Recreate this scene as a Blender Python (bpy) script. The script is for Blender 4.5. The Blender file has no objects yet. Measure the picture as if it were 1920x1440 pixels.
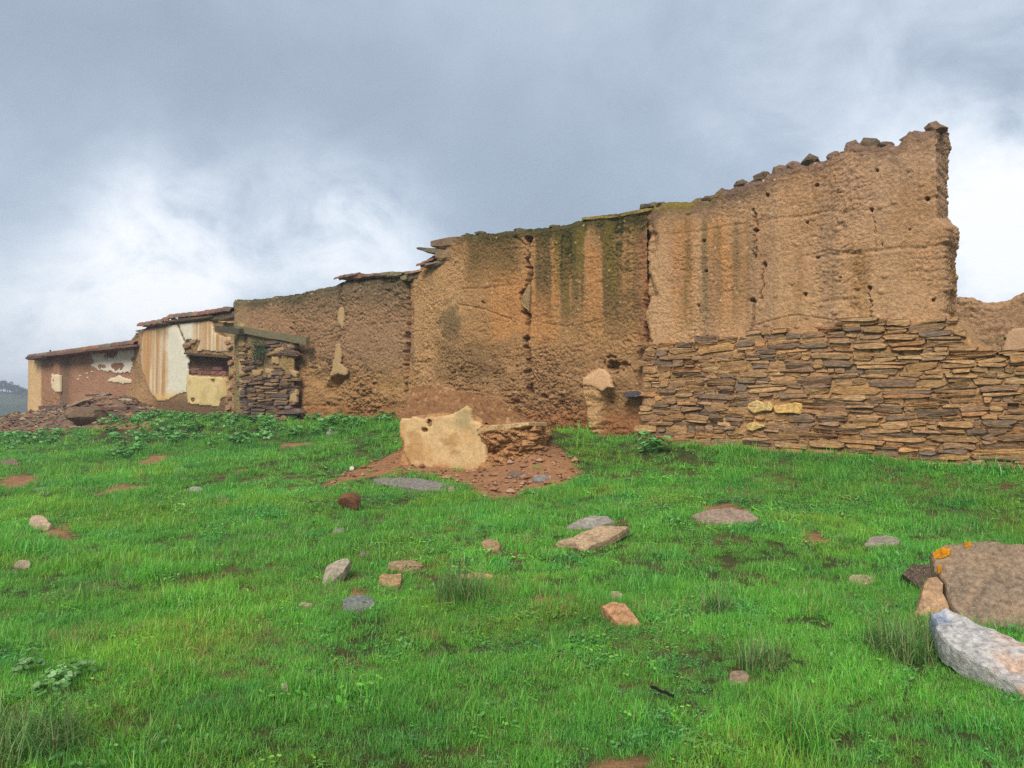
import bpy, bmesh, math, random
import numpy as np
from mathutils import Vector, Matrix

random.seed(7)
RNG = np.random.default_rng(7)
C = bpy.context.scene.collection
SC = bpy.context.scene

# ------------------------------------------------------------------ camera, sky, sun, exposure
F = 1478.0                      # focal length in photo pixels (1920 wide)
EYE = 1.60
PITCH = math.atan((755 - 720) / F)
cam = bpy.data.cameras.new('camera')
cam.sensor_width = 36.0
cam.lens = 36.0 * F / 1920.0
cam.clip_start = 0.05
cam.clip_end = 4000
camo = bpy.data.objects.new('camera', cam)
camo.location = (0, 0, EYE)
camo.rotation_euler = (math.pi / 2 + PITCH, 0, 0)
C.objects.link(camo)
SC.camera = camo

SUN_AZ = math.radians(199)      # compass-like: direction the light comes from, measured from +Y clockwise
SUN_EL = math.radians(43)

def lin(r, g, b):
    def f(c):
        c /= 255.0
        return c / 12.92 if c <= 0.04045 else ((c + 0.055) / 1.055) ** 2.4
    return np.array([f(r), f(g), f(b)])

def rayd(px, py):
    """world direction through a photo pixel"""
    a = (px - 960) / F
    b = -(py - 720) / F
    cp, sp = math.cos(PITCH), math.sin(PITCH)
    return np.array([a, cp - b * sp, sp + b * cp])

world = bpy.data.worlds.new('World')
SC.world = world
world.use_nodes = True
wn, wl = world.node_tree.nodes, world.node_tree.links
wn.clear()
def N(nodes, typ, **kw):
    n = nodes.new(typ)
    for k, v in kw.items():
        setattr(n, k, v)
    return n
def sky():
    out = N(wn, 'ShaderNodeOutputWorld')
    bg = N(wn, 'ShaderNodeBackground')
    wl.new(bg.outputs[0], out.inputs[0])
    nis = N(wn, 'ShaderNodeTexSky', sky_type='NISHITA', sun_disc=False)
    nis.sun_elevation = SUN_EL
    nis.sun_rotation = SUN_AZ
    tc = N(wn, 'ShaderNodeTexCoord')
    sep = N(wn, 'ShaderNodeSeparateXYZ')
    wl.new(tc.outputs['Generated'], sep.inputs[0])
    def math_(op, a, b=None, clamp=False):
        m = N(wn, 'ShaderNodeMath', operation=op, use_clamp=clamp)
        for i, v in enumerate((a, b)):
            if v is None: continue
            if isinstance(v, (int, float)): m.inputs[i].default_value = v
            else: wl.new(v, m.inputs[i])
        return m.outputs[0]
    def noise(scale, detail, rough, dist, off, st=(1, 1, 1.35)):
        mp = N(wn, 'ShaderNodeMapping')
        mp.inputs['Location'].default_value = off
        mp.inputs['Scale'].default_value = st
        wl.new(tc.outputs['Generated'], mp.inputs[0])
        n = N(wn, 'ShaderNodeTexNoise')
        n.inputs['Scale'].default_value = scale
        n.inputs['Detail'].default_value = detail
        n.inputs['Roughness'].default_value = rough
        n.inputs['Distortion'].default_value = dist
        wl.new(mp.outputs[0], n.inputs['Vector'])
        return n.outputs['Fac']
    n1 = noise(2.3, 6, 0.5, 0.3, (3.1, 0.7, 0))
    n2 = noise(8.0, 10, 0.58, 0.3, (7.3, 2.2, 1.0))
    mix = math_('ADD', math_('MULTIPLY', n1, 0.6), math_('MULTIPLY', n2, 0.4))
    v = math_('MULTIPLY', math_('SUBTRACT', mix, 0.5), 0.80)          # about -.25 .. .25
    # breaks in the deck where brighter cloud shows
    acc = v
    for px, py, rad, amp in ((305, 525, 0.065, 0.62), (340, 410, 0.08, 0.20), (650, 420, 0.075, 0.34), (480, 470, 0.12, 0.10), (170, 600, 0.08, 0.26),
                             (60, 640, 0.20, 0.16), (1890, 440, 0.10, 0.36), (1900, 330, 0.13, 0.18), (700, 500, 0.1, 0.2),
                             (1840, 540, 0.07, 0.22), (560, 40, 0.16, 0.05), (1500, 150, 0.22, 0.06),
                             (450, 250, 0.18, -0.05), (1000, 300, 0.22, -0.07), (700, 230, 0.2, -0.06), (60, 250, 0.2, -0.07), (60, 450, 0.12, -0.03)):
        d = rayd(px, py); d /= np.linalg.norm(d)
        dp = N(wn, 'ShaderNodeVectorMath', operation='DISTANCE')
        wl.new(tc.outputs['Generated'], dp.inputs[0])
        dp.inputs[1].default_value = tuple(d)
        q = math_('DIVIDE', dp.outputs['Value'], rad)
        g = math_('POWER', 2.718, math_('MULTIPLY', math_('MULTIPLY', q, q), -0.9))
        modn = math_('ADD', math_('MULTIPLY', math_('SUBTRACT', n2, 0.5), 3.2), 0.95)
        acc = math_('ADD', acc, math_('MULTIPLY', math_('MULTIPLY', g, amp), modn))
    ramp = N(wn, 'ShaderNodeValToRGB')
    cr = ramp.color_ramp
    cr.interpolation = 'B_SPLINE'
    stops = [(0.0, (126, 138, 152)), (0.2, (146, 159, 174)), (0.34, (162, 176, 192)), (0.48, (184, 197, 212)),
             (0.66, (220, 229, 239)), (0.9, (252, 253, 255))]
    while len(cr.elements) < len(stops): cr.elements.new(0.5)
    for e, (p, c) in zip(cr.elements, stops):
        e.position = p
        e.color = tuple(lin(*c)) + (1,)
    wl.new(math_('ADD', acc, 0.375), ramp.inputs[0])
    mul = N(wn, 'ShaderNodeVectorMath', operation='SCALE')
    wl.new(ramp.outputs[0], mul.inputs[0])
    mul.inputs['Scale'].default_value = SKY_GAIN
    nm = N(wn, 'ShaderNodeVectorMath', operation='SCALE')
    wl.new(nis.outputs[0], nm.inputs[0]); nm.inputs['Scale'].default_value = 0.05
    ad = N(wn, 'ShaderNodeMix', data_type='RGBA')
    ad.inputs[0].default_value = 0.90
    wl.new(nm.outputs[0], ad.inputs[6]); wl.new(mul.outputs[0], ad.inputs[7])
    wl.new(ad.outputs[2], bg.inputs[0])
    bg.inputs[1].default_value = 1.0
EXPOSURE = 1.5
SKY_GAIN = 0.42
sky()
sun = bpy.data.lights.new('sun', 'SUN')
sun.energy = 1.5
sun.angle = math.radians(28)
sun.color = (1.0, 0.95, 0.88)
suno = bpy.data.objects.new('sun', sun)
sv = Vector((math.sin(SUN_AZ) * math.cos(SUN_EL), math.cos(SUN_AZ) * math.cos(SUN_EL), math.sin(SUN_EL)))
suno.rotation_euler = (-sv).to_track_quat('-Z', 'Y').to_euler()
suno.location = (0, 0, 30)
C.objects.link(suno)
SC.view_settings.view_transform = 'Standard'
SC.view_settings.look = 'None'
SC.view_settings.exposure = EXPOSURE
SC.view_settings.gamma = 1
SC.view_settings.use_curve_mapping = False
SC.cycles.max_bounces = 5
SC.cycles.diffuse_bounces = 3
SC.cycles.transmission_bounces = 3
SC.cycles.volume_bounces = 0
SC.cycles.use_denoising = False

# ------------------------------------------------------------------ numeric helpers
def hash2(ix, iy, seed):
    h = (ix.astype(np.int64) * 374761393 + iy.astype(np.int64) * 668265263 + seed * 974634777) & 0xFFFFFFFF
    h = ((h ^ (h >> 13)) * 1274126177) & 0xFFFFFFFF
    h = ((h ^ (h >> 16)) * 2246822519) & 0xFFFFFFFF
    return ((h ^ (h >> 15)) & 0xFFFFFF) / float(0x1000000)

def vn(x, y, seed=0):
    x, y = np.broadcast_arrays(np.asarray(x, float), np.asarray(y, float))
    ix, iy = np.floor(x), np.floor(y)
    fx, fy = x - ix, y - iy
    fx = fx * fx * fx * (fx * (fx * 6 - 15) + 10); fy = fy * fy * fy * (fy * (fy * 6 - 15) + 10)
    a, b = hash2(ix, iy, seed), hash2(ix + 1, iy, seed)
    c, d = hash2(ix, iy + 1, seed), hash2(ix + 1, iy + 1, seed)
    return (a + (b - a) * fx) * (1 - fy) + (c + (d - c) * fx) * fy

def fbm(x, y, octv=4, seed=0, gain=0.5):
    s, a, t = 0, 1.0, 0
    for i in range(octv):
        s = s + a * vn(np.asarray(x) * 2 ** i + 17.3 * i, np.asarray(y) * 2 ** i - 9.1 * i, seed + i * 31)
        t += a; a *= gain
    return s / t * 2 - 1            # about -1..1

def worley(x, y, seed=0):
    ix, iy = np.floor(x), np.floor(y)
    f1 = np.full(np.shape(x), 9.0); f2 = f1.copy(); cid = np.zeros(np.shape(x))
    for dx in (-1, 0, 1):
        for dy in (-1, 0, 1):
            cx, cy = ix + dx, iy + dy
            qx = cx + hash2(cx, cy, seed); qy = cy + hash2(cx, cy, seed + 99)
            d = np.hypot(qx - x, qy - y)
            new = d < f1
            f2 = np.where(new, f1, np.minimum(f2, d))
            cid = np.where(new, hash2(cx, cy, seed + 5), cid)
            f1 = np.where(new, d, f1)
    return f1, f2, cid

def ss(a, b, x):
    t = np.clip((np.asarray(x, float) - a) / (b - a), 0, 1)
    return t * t * (3 - 2 * t)

def polydist(px, py, poly):
    """signed distance to a closed polygon in the same units, positive inside"""
    px = np.asarray(px, float); py = np.asarray(py, float)
    ins = np.zeros(px.shape, bool); dm = np.full(px.shape, 1e9)
    n = len(poly)
    for i in range(n):
        x0, y0 = poly[i]; x1, y1 = poly[(i + 1) % n]
        cond = (y0 > py) != (y1 > py)
        with np.errstate(divide='ignore', invalid='ignore'):
            xi = (x1 - x0) * (py - y0) / ((y1 - y0) if y1 != y0 else 1e-9) + x0
        ins ^= cond & (px < xi)
        dx, dy = x1 - x0, y1 - y0
        t = np.clip(((px - x0) * dx + (py - y0) * dy) / (dx * dx + dy * dy + 1e-9), 0, 1)
        dm = np.minimum(dm, np.hypot(px - x0 - t * dx, py - y0 - t * dy))
    return np.where(ins, dm, -dm)

def linedist(px, py, pts):
    dm = np.full(np.shape(px), 1e9)
    for (x0, y0), (x1, y1) in zip(pts[:-1], pts[1:]):
        dx, dy = x1 - x0, y1 - y0
        t = np.clip(((px - x0) * dx + (py - y0) * dy) / (dx * dx + dy * dy + 1e-9), 0, 1)
        dm = np.minimum(dm, np.hypot(px - x0 - t * dx, py - y0 - t * dy))
    return dm

def mixc(col, c, f):
    f = np.clip(np.asarray(f), 0, 1)[..., None]
    return col * (1 - f) + np.asarray(c) * f

# ------------------------------------------------------------------ the long ruined wall line and the ground
A0 = np.array([6.62, 11.0])
DU = np.array([-1.24, 1.0]); DU = DU / np.linalg.norm(DU)      # along the wall, receding to the left
NU = np.array([-DU[1], DU[0]]) * 1.0
if NU @ (-A0) < 0: NU = -NU                                     # towards the camera side

def plan(u, off):
    u = np.asarray(u, float); off = np.asarray(off, float)
    return A0[0] + DU[0] * u + NU[0] * off, A0[1] + DU[1] * u + NU[1] * off

def uoff(x, y):
    return (x - A0[0]) * DU[0] + (y - A0[1]) * DU[1], (x - A0[0]) * NU[0] + (y - A0[1]) * NU[1]

def u_at(px, off, py=730):
    r = rayd(px, py)
    k = ((A0 @ NU) + off) / (r[0] * NU[0] + r[1] * NU[1])
    return (k * r[0] - A0[0]) * DU[0] + (k * r[1] - A0[1]) * DU[1]

def uz(px, py, off):
    """photo pixel -> (u, z) on the vertical plane at that offset"""
    r = rayd(px, py)
    k = ((A0 @ NU) + off) / (r[0] * NU[0] + r[1] * NU[1])
    return ((k * r[0] - A0[0]) * DU[0] + (k * r[1] - A0[1]) * DU[1], EYE + k * r[2])

def z_at(y, py):
    v = (np.asarray(py) - 720) / F
    cp, sp = math.cos(PITCH), math.sin(PITCH)
    return EYE + y * (sp - v * cp) / (cp + v * sp)

def proj(x, y, z):
    cp, sp = math.cos(PITCH), math.sin(PITCH)
    D = y * cp + (z - EYE) * sp
    U = -y * sp + (z - EYE) * cp
    D = np.where(np.abs(D) < 1e-3, 1e-3, D)
    return 960 + F * x / D, 720 - F * U / D

_base = [(2060, 898), (1920, 890), (1850, 880), (1700, 866), (1500, 845), (1350, 833), (1205, 822), (1100, 815), (1000, 811),
         (860, 800), (770, 788), (650, 789), (550, 792), (440, 789), (330, 783), (250, 782), (130, 782), (50, 782), (-60, 782)]
_bu = np.array([uz(p, q, 0)[0] for p, q in _base]); _bz = np.array([uz(p, q, 0)[1] for p, q in _base])
_s0 = np.array(plan(u_at(1005, 2.2), 2.2)); _s1 = np.array(plan(u_at(1020, 1.0), 1.0))

def ground(x, y):
    x = np.asarray(x, float); y = np.asarray(y, float)
    u, off = uoff(x, y)
    b = np.interp(u, _bu, _bz)
    stretch = 1 + 0.25 * ss(6, 20, u)
    o = np.clip(off, 0, 40) / stretch
    g = np.interp(o, [0, 0.6, 1.4, 2.6, 5, 8, 10, 14, 30], [1, 0.90, 0.66, 0.42, 0.22, 0.06, 0.0, -0.05, -0.2])
    z = b * g
    sd_ = _s1 - _s0
    tt_ = np.clip(((x - _s0[0]) * sd_[0] + (y - _s0[1]) * sd_[1]) / (sd_ @ sd_), 0, 1)
    dd_ = np.hypot(x - _s0[0] - tt_ * sd_[0], y - _s0[1] - tt_ * sd_[1])
    z = z + 0.36 * np.exp(-(dd_ / 0.55) ** 1.3) * (1 - .1 * tt_) * (1 + .25 * fbm(x * 2.5, y * 2.5, 3, 2))
    z = z + 0.05 * fbm(x * 0.45, y * 0.45, 3, 3) * ss(0.0, 2.0, np.abs(off)) + 0.018 * fbm(x * 2.2, y * 2.2, 3, 5)
    r = np.hypot(x, y)
    far = ss(38, 120, r)
    return z * (1 - far) + (-2.0 + 0.4 * fbm(x * 0.02, y * 0.02, 3, 8)) * far

def hit(px, py):
    """photo pixel -> point on the ground"""
    r = rayd(px, py)
    t = np.arange(2.0, 60, 0.01)
    zz = EYE + t * r[2] - ground(t * r[0], t * r[1])
    i = np.argmax(zz < 0)
    k = t[i] if zz[i] < 0 else 40.0
    return np.array([k * r[0], k * r[1], float(ground(k * r[0], k * r[1]))])

# ------------------------------------------------------------------ object helpers
def tag(o, label=None, cat=None, group=None, kind=None):
    if label: o['label'] = label
    if cat: o['category'] = cat
    if group: o['group'] = group
    if kind: o['kind'] = kind
    return o

ORG = {}
def mk(name, verts, faces, mat, parent=None, origin=None, col=None, smooth=False, kind=None):
    verts = np.asarray(verts, float)
    if origin is None:
        origin = np.array([verts[:, 0].mean(), verts[:, 1].mean(), verts[:, 2].min()])
    origin = np.asarray(origin, float)
    me = bpy.data.meshes.new(name)
    if isinstance(faces, np.ndarray):
        k = faces.shape[1]
        me.vertices.add(len(verts)); me.vertices.foreach_set('co', (verts - origin).astype(np.float32).ravel())
        me.loops.add(faces.size); me.loops.foreach_set('vertex_index', faces.astype(np.int32).ravel())
        me.polygons.add(len(faces))
        me.polygons.foreach_set('loop_start', np.arange(0, faces.size, k, dtype=np.int32))
        me.update(calc_edges=True); me.validate()
    else:
        me.from_pydata([tuple(v) for v in (verts - origin)], [], [tuple(f) for f in faces])
    if smooth:
        me.polygons.foreach_set('use_smooth', np.ones(len(me.polygons), bool))
    if col is not None:
        a = me.color_attributes.new('Col', 'FLOAT_COLOR', 'POINT')
        c4 = np.ones((len(verts), 4), np.float32); c4[:, :3] = np.asarray(col)
        a.data.foreach_set('color', c4.ravel())
    me.materials.append(mat)
    o = bpy.data.objects.new(name, me)
    C.objects.link(o)
    ORG[o.name] = origin
    if parent is not None:
        o.parent = parent
        o.location = origin - ORG[parent.name]
    else:
        o.location = origin
    if kind: o['kind'] = kind
    return o

def empty(name, origin):
    o = bpy.data.objects.new(name, None)
    o.location = origin; o.empty_display_size = 0.1
    C.objects.link(o); ORG[o.name] = np.asarray(origin, float)
    return o

def gridfaces(nr, nc, start=0):
    i = np.arange(nr - 1)[:, None] * nc + np.arange(nc - 1)[None, :]
    i = i.ravel() + start
    return np.stack([i, i + 1, i + nc + 1, i + nc], 1)

# ------------------------------------------------------------------ materials
def attr_mat(name, nscale=22, lo=0.72, hi=1.22, bump=0.5, bdist=0.02, rough=0.95, scale2=90, stretch=(1, 1, 1), spec=0.15, speck=None):
    m = bpy.data.materials.new(name); m.use_nodes = True
    nt = m.node_tree; n = nt.nodes; L = nt.links
    bs = n['Principled BSDF']
    bs.inputs['Roughness'].default_value = rough
    bs.inputs['Specular IOR Level'].default_value = spec
    at = N(n, 'ShaderNodeAttribute'); at.attribute_name = 'Col'
    tc = N(n, 'ShaderNodeTexCoord'); mp = N(n, 'ShaderNodeMapping'); mp.inputs['Scale'].default_value = stretch
    L.new(tc.outputs['Object'], mp.inputs[0])
    n1 = N(n, 'ShaderNodeTexNoise'); n1.inputs['Scale'].default_value = nscale; n1.inputs['Detail'].default_value = 7; n1.inputs['Roughness'].default_value = 0.65
    n2 = N(n, 'ShaderNodeTexNoise'); n2.inputs['Scale'].default_value = scale2; n2.inputs['Detail'].default_value = 4; n2.inputs['Roughness'].default_value = 0.7
    L.new(mp.outputs[0], n1.inputs['Vector']); L.new(mp.outputs[0], n2.inputs['Vector'])
    mr = N(n, 'ShaderNodeMapRange'); mr.inputs['From Min'].default_value = 0.3; mr.inputs['From Max'].default_value = 0.7
    mr.inputs['To Min'].default_value = lo; mr.inputs['To Max'].default_value = hi
    L.new(n1.outputs['Fac'], mr.inputs[0])
    mx = N(n, 'ShaderNodeVectorMath', operation='SCALE')
    L.new(at.outputs['Color'], mx.inputs[0]); L.new(mr.outputs[0], mx.inputs['Scale'])
    src = mx.outputs[0]
    if speck is not None:
        vo = N(n, 'ShaderNodeTexVoronoi'); vo.inputs['Scale'].default_value = speck[0]
        L.new(mp.outputs[0], vo.inputs['Vector'])
        sr = N(n, 'ShaderNodeMapRange'); sr.inputs['From Min'].default_value = speck[1]; sr.inputs['From Max'].default_value = speck[1] * 0.5
        L.new(vo.outputs['Distance'], sr.inputs[0])
        mm = N(n, 'ShaderNodeMix', data_type='RGBA'); L.new(sr.outputs[0], mm.inputs[0]); L.new(src, mm.inputs[6])
        mm.inputs[7].default_value = tuple(speck[2]) + (1,)
        src = mm.outputs[2]
    L.new(src, bs.inputs['Base Color'])
    ad = N(n, 'ShaderNodeMath', operation='MULTIPLY_ADD'); ad.inputs[1].default_value = 0.35
    L.new(n2.outputs['Fac'], ad.inputs[0]); L.new(n1.outputs['Fac'], ad.inputs[2])
    bp = N(n, 'ShaderNodeBump'); bp.inputs['Strength'].default_value = bump; bp.inputs['Distance'].default_value = bdist
    L.new(ad.outputs[0], bp.inputs['Height']); L.new(bp.outputs[0], bs.inputs['Normal'])
    return m

def leaf_mat(name, trans=0.35, dark=0.75, light=1.25, attr_tint=True, dry=(0.30, 0.24, 0.10)):
    m = bpy.data.materials.new(name); m.use_nodes = True
    nt = m.node_tree; n = nt.nodes; L = nt.links
    n.clear()
    out = N(n, 'ShaderNodeOutputMaterial')
    at = N(n, 'ShaderNodeAttribute'); at.attribute_name = 'Col'
    src = at.outputs['Color']
    if attr_tint:
        ti = N(n, 'ShaderNodeAttribute', attribute_type='INSTANCER'); ti.attribute_name = 'tint'
        mx = N(n, 'ShaderNodeMix', data_type='RGBA', blend_type='MULTIPLY'); mx.inputs[0].default_value = 1
        L.new(src, mx.inputs[6]); L.new(ti.outputs['Color'], mx.inputs[7])
        src = mx.outputs[2]
    d = N(n, 'ShaderNodeBsdfDiffuse'); t = N(n, 'ShaderNodeBsdfTranslucent'); g = N(n, 'ShaderNodeBsdfGlossy')
    g.inputs['Roughness'].default_value = 0.45; g.inputs['Color'].default_value = (1, 1, 1, 1)
    L.new(src, d.inputs[0]); L.new(src, t.inputs[0])
    m1 = N(n, 'ShaderNodeMixShader'); m1.inputs[0].default_value = trans
    L.new(d.outputs[0], m1.inputs[1]); L.new(t.outputs[0], m1.inputs[2])
    m2 = N(n, 'ShaderNodeMixShader'); m2.inputs[0].default_value = 0.025
    L.new(m1.outputs[0], m2.inputs[1]); L.new(g.outputs[0], m2.inputs[2])
    L.new(m2.outputs[0], out.inputs[0])
    return m

M_EARTH = attr_mat('rammed_earth', 20, 0.66, 1.32, 1.0, 0.04, speck=(26, 0.16, (0.42, 0.30, 0.21)))
M_STONE = attr_mat('schist', 12, 0.5, 1.5, 0.9, 0.025, rough=0.85, stretch=(1, 1, 3.2), spec=0.25)
M_PLASTER = attr_mat('old_plaster', 22, 0.80, 1.16, 0.6, 0.02, rough=0.9)
M_TILE = attr_mat('clay_tile', 14, 0.65, 1.3, 0.5, 0.01, rough=0.9)
M_WOOD = attr_mat('weathered_timber', 12, 0.65, 1.25, 0.6, 0.01, rough=0.9)
M_SOIL = attr_mat('soil', 9, 0.65, 1.3, 1.0, 0.03, speck=(34, 0.13, (0.30, 0.20, 0.13)))
M_ROCK = attr_mat('field_stone', 28, 0.48, 1.5, 0.9, 0.022, rough=0.88, spec=0.25, scale2=140, speck=(70, 0.22, (0.46, 0.40, 0.33)))
M_MOSS = attr_mat('moss', 40, 0.5, 1.4, 1.0, 0.03)
M_GRASS = leaf_mat('grass_blades', 0.45)
M_LEAF = leaf_mat('broad_leaves', 0.3)
M_TREE = leaf_mat('tree_leaves', 0.2, attr_tint=False)
M_TUFT = leaf_mat('tuft_blades', 0.3, attr_tint=False)

# ------------------------------------------------------------------ wall builder
def densify(path, res):
    pts, seg = [], []
    for i in range(len(path) - 1):
        a, b = np.array(path[i]), np.array(path[i + 1])
        n = max(2, int(np.linalg.norm(b - a) / res))
        for k in range(n):
            pts.append(a + (b - a) * k / n); seg.append(i)
    pts.append(np.array(path[-1])); seg.append(len(path) - 2)
    return np.array(pts), np.array(seg)

def P(px, off):
    return np.array(plan(u_at(px, off), off))

def earth_relief(s, z, amp=1.0, seed=0):
    d = 0.030 * fbm(s * 1.1, z * 1.1, 3, seed + 1)
    wx = 0.9 * fbm(s * 2.6, z * 3.4, 3, seed); wz = 0.9 * fbm(s * 3.1 + 5, z * 3.1, 3, seed + 9)
    var = 0.55 + 0.9 * vn(s * 1.7, z * 1.7, seed + 15)
    f1, f2, cid = worley(s * 6.0 + wx, z * 9.5 + wz, seed + 2)
    d = d + (0.014 * (cid - 0.5) - 0.026 * (1 - ss(0.0, 0.16, f2 - f1))) * amp * var
    f1b, f2b, cidb = worley(s * 13 + 1.6 * wx, z * 19 + 1.6 * wz, seed + 12)
    d = d + (0.010 * (cidb - 0.5) - 0.016 * (1 - ss(0.0, 0.2, f2b - f1b))) * amp * (1.3 - 0.4 * var)
    rid = 1 - np.abs(fbm(s * 6 + wx, z * 10 + wz, 3, seed + 3)) * 3.2
    d = d - 0.022 * amp * np.clip(rid, 0, 1) ** 2 + 0.010 * amp * fbm(s * 5, z * 8, 3, seed + 6)
    d = d + 0.009 * amp * fbm(s * 22, z * 28, 2, seed + 4)
    big = 0.45 + 1.1 * ss(-.35, .4, fbm(s * .9, z * 1.1, 3, seed + 7))
    d = d * big
    fs, f2s, cs = worley(s * 4.2, z * 5.5, seed + 8)
    d = d + 0.022 * (cs > .9) * ss(.34, .18, fs)                          # embedded stones
    lz = z + 0.05 * fbm(s * 1.3, z * 0 + 2, 3, seed + 10)
    d = d - 0.016 * ss(.05, .012, np.abs((lz % 0.92) - 0.46)) * ss(-.1, .3, fbm(s * 1.1, z * .8, 3, seed + 11))   # lift joints
    return d

def build_wall(name, path, top, thick, res, dispf, colf, mat=M_EARTH, parent=None, bottom=0.35, topjag=0.03, seed=0, smoothn=8, topcol=None, origin=None):
    """solid wall: camera side along the plan path (left to right), ragged top, back"""
    pts, seg = densify(path, res)
    nc = len(pts)
    t = np.gradient(pts, axis=0); t /= np.linalg.norm(t, axis=1)[:, None]
    nrm = np.stack([t[:, 1], -t[:, 0]], 1)
    k = np.ones(2 * smoothn + 1) / (2 * smoothn + 1)
    nrm = np.stack([np.convolve(np.pad(nrm[:, j], smoothn, 'edge'), k, 'valid') for j in range(2)], 1)
    nrm /= np.linalg.norm(nrm, axis=1)[:, None]
    # soft corners
    sm = max(1, smoothn // 2); k2 = np.ones(2 * sm + 1) / (2 * sm + 1)
    ps = np.stack([np.convolve(np.pad(pts[:, j], sm, 'reflect', reflect_type='odd'), k2, 'valid') for j in range(2)], 1)
    pts = ps
    s = np.concatenate([[0], np.cumsum(np.linalg.norm(np.diff(pts, axis=0), axis=1))])
    pxc = proj(pts[:, 0], pts[:, 1], np.full(nc, EYE + 1))[0]
    tx = [p for p, _ in top]; ty = [q for _, q in top]
    ztop = z_at(pts[:, 1], np.interp(pxc, tx, ty))
    f1, f2, cid = worley(s * 6, s * 0 + 3.3, seed + 40)
    f1c, f2c, cidc = worley(s * 3.1 + 1.2 * fbm(s * 2, s * 0, 2, seed + 43), s * 0 + 7.7, seed + 44)
    vj = 0.25 + 1.5 * vn(s * 1.3, s * 0 + 4, seed + 45)
    ztop = ztop + topjag * (0.9 * (0.5 - f1) + vj * (cidc - .45) * ss(0.02, .14, f2c - f1c) * 1.4 + 1.1 * fbm(s * 3.3, s * 0 + 1, 5, seed + 41, .6))
    zbot = ground(pts[:, 0], pts[:, 1]) - bottom
    nr = max(8, int(np.max(ztop - zbot) / res))
    v = np.linspace(0, 1, nr)[:, None]
    Z = zbot[None] + (ztop - zbot)[None] * v
    S = np.broadcast_to(s[None], Z.shape)
    X0 = np.broadcast_to(pts[:, 0][None], Z.shape); Y0 = np.broadcast_to(pts[:, 1][None], Z.shape)
    PX, PY = proj(X0, Y0, Z)
    SEG = np.broadcast_to(seg[None], Z.shape)
    D = dispf(PX, PY, S, Z, SEG)
    # ragged rounding at the very top
    D = D - 0.05 * ss(0.10, 0.0, (ztop[None] - Z)) * (0.6 + 0.6 * vn(S * 7, Z * 3, seed + 50))
    X = X0 + nrm[:, 0][None] * D; Y = Y0 + nrm[:, 1][None] * D
    Zd = Z + 0.35 * D * 0
    col = colf(PX, PY, S, Z, SEG, ztop[None] - Z)
    V = np.stack([X, Y, Zd], -1).reshape(-1, 3)
    colv = col.reshape(-1, 3)
    Fc = [gridfaces(nr, nc)]
    # top and back
    nk = max(4, int(thick / 0.06))
    mid = np.array(path[len(path) // 2 - 1]) if False else None
    bd = -NU
    base0 = len(V)
    w = np.linspace(0, 1, nk)[1:][:, None]
    frontx, fronty = X[-1], Y[-1]
    offc = uoff(frontx, fronty)[1]
    dep = np.clip(offc - (np.max(uoff(pts[:, 0], pts[:, 1])[1]) - thick), 0.02, None)
    xb = frontx[None] + bd[0] * dep[None] * w; yb = fronty[None] + bd[1] * dep[None] * w
    lump = 0.05 * fbm(s[None] * 4 + 0 * w, w * thick * 4 + 0 * s[None], 4, seed + 60)
    f1, f2, cid = worley(s[None] * 6 + 0 * w, w * thick * 6 + 0 * s[None], seed + 61)
    lump = lump + 0.05 * (0.45 - f1)
    zb = ztop[None] + lump * np.sin(np.pi * np.clip(w * 1.0, 0, 1)) + 0.0 * w
    T = np.stack([xb, yb, zb], -1)
    # back rows
    bz = np.linspace(1, 0, 6)[1:][:, None]
    zbk = zbot[None] + (zb[-1] - zbot)[None] * bz
    B = np.stack([np.broadcast_to(xb[-1][None], zbk.shape), np.broadcast_to(yb[-1][None], zbk.shape), zbk], -1)
    TB = np.concatenate([V.reshape(nr, nc, 3)[-1:], T, B], 0)
    V = np.concatenate([V, TB.reshape(-1, 3)], 0)
    Fc.append(gridfaces(len(TB), nc, base0))
    tc = np.broadcast_to(col[-1][None], TB.shape) if topcol is None else np.broadcast_to(np.asarray(topcol), TB.shape)
    colv = np.concatenate([colv, tc.reshape(-1, 3)], 0)
    if origin is None:
        m = pts[nc // 2]
        origin = np.array([m[0], m[1], float(ground(m[0], m[1]))])
    return mk(name, V, np.concatenate(Fc), mat, parent, origin, np.clip(colv, 0.004, 0.9), smooth=False)

def holes(PX, PY, lst):
    d = np.zeros_like(PX); m = np.zeros_like(PX)
    for x, y, r, dep in lst:
        q = np.hypot((PX - x) * (1 + .25 * math.sin(x)), (PY - y)) / (r * 0.66)
        q = q + 0.7 * fbm(PX * 0.16, PY * 0.16, 2, int(x))
        d = d - dep * ss(1.15, 0.45, q)
    return d

def cracks(PX, PY, lst):
    d = np.zeros_like(PX)
    wob = 7.0 * fbm(PX * 0.035, PY * 0.045, 4, 77); wob2 = 3.0 * fbm(PX * 0.2, PY * 0.2, 2, 78)
    for pts, w, dep in lst:
        q = (linedist(PX + wob + wob2, PY + 0.5 * wob, pts) ) / (w * (0.35 + 1.1 * vn(PX * 0.02, PY * 0.045, 4)))
        d = d - dep * ss(1.15, 0.5, q)
    return d

EARTH_A = lin(188, 146, 106)      # tan
EARTH_B = lin(170, 126, 84)
EARTH_P = lin(182, 145, 112)     # pinkish
ORANGE = lin(182, 128, 76)
OLIVE = lin(92, 78, 46)
MOSS = lin(58, 60, 30)
GREYB = lin(112, 94, 74)

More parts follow.
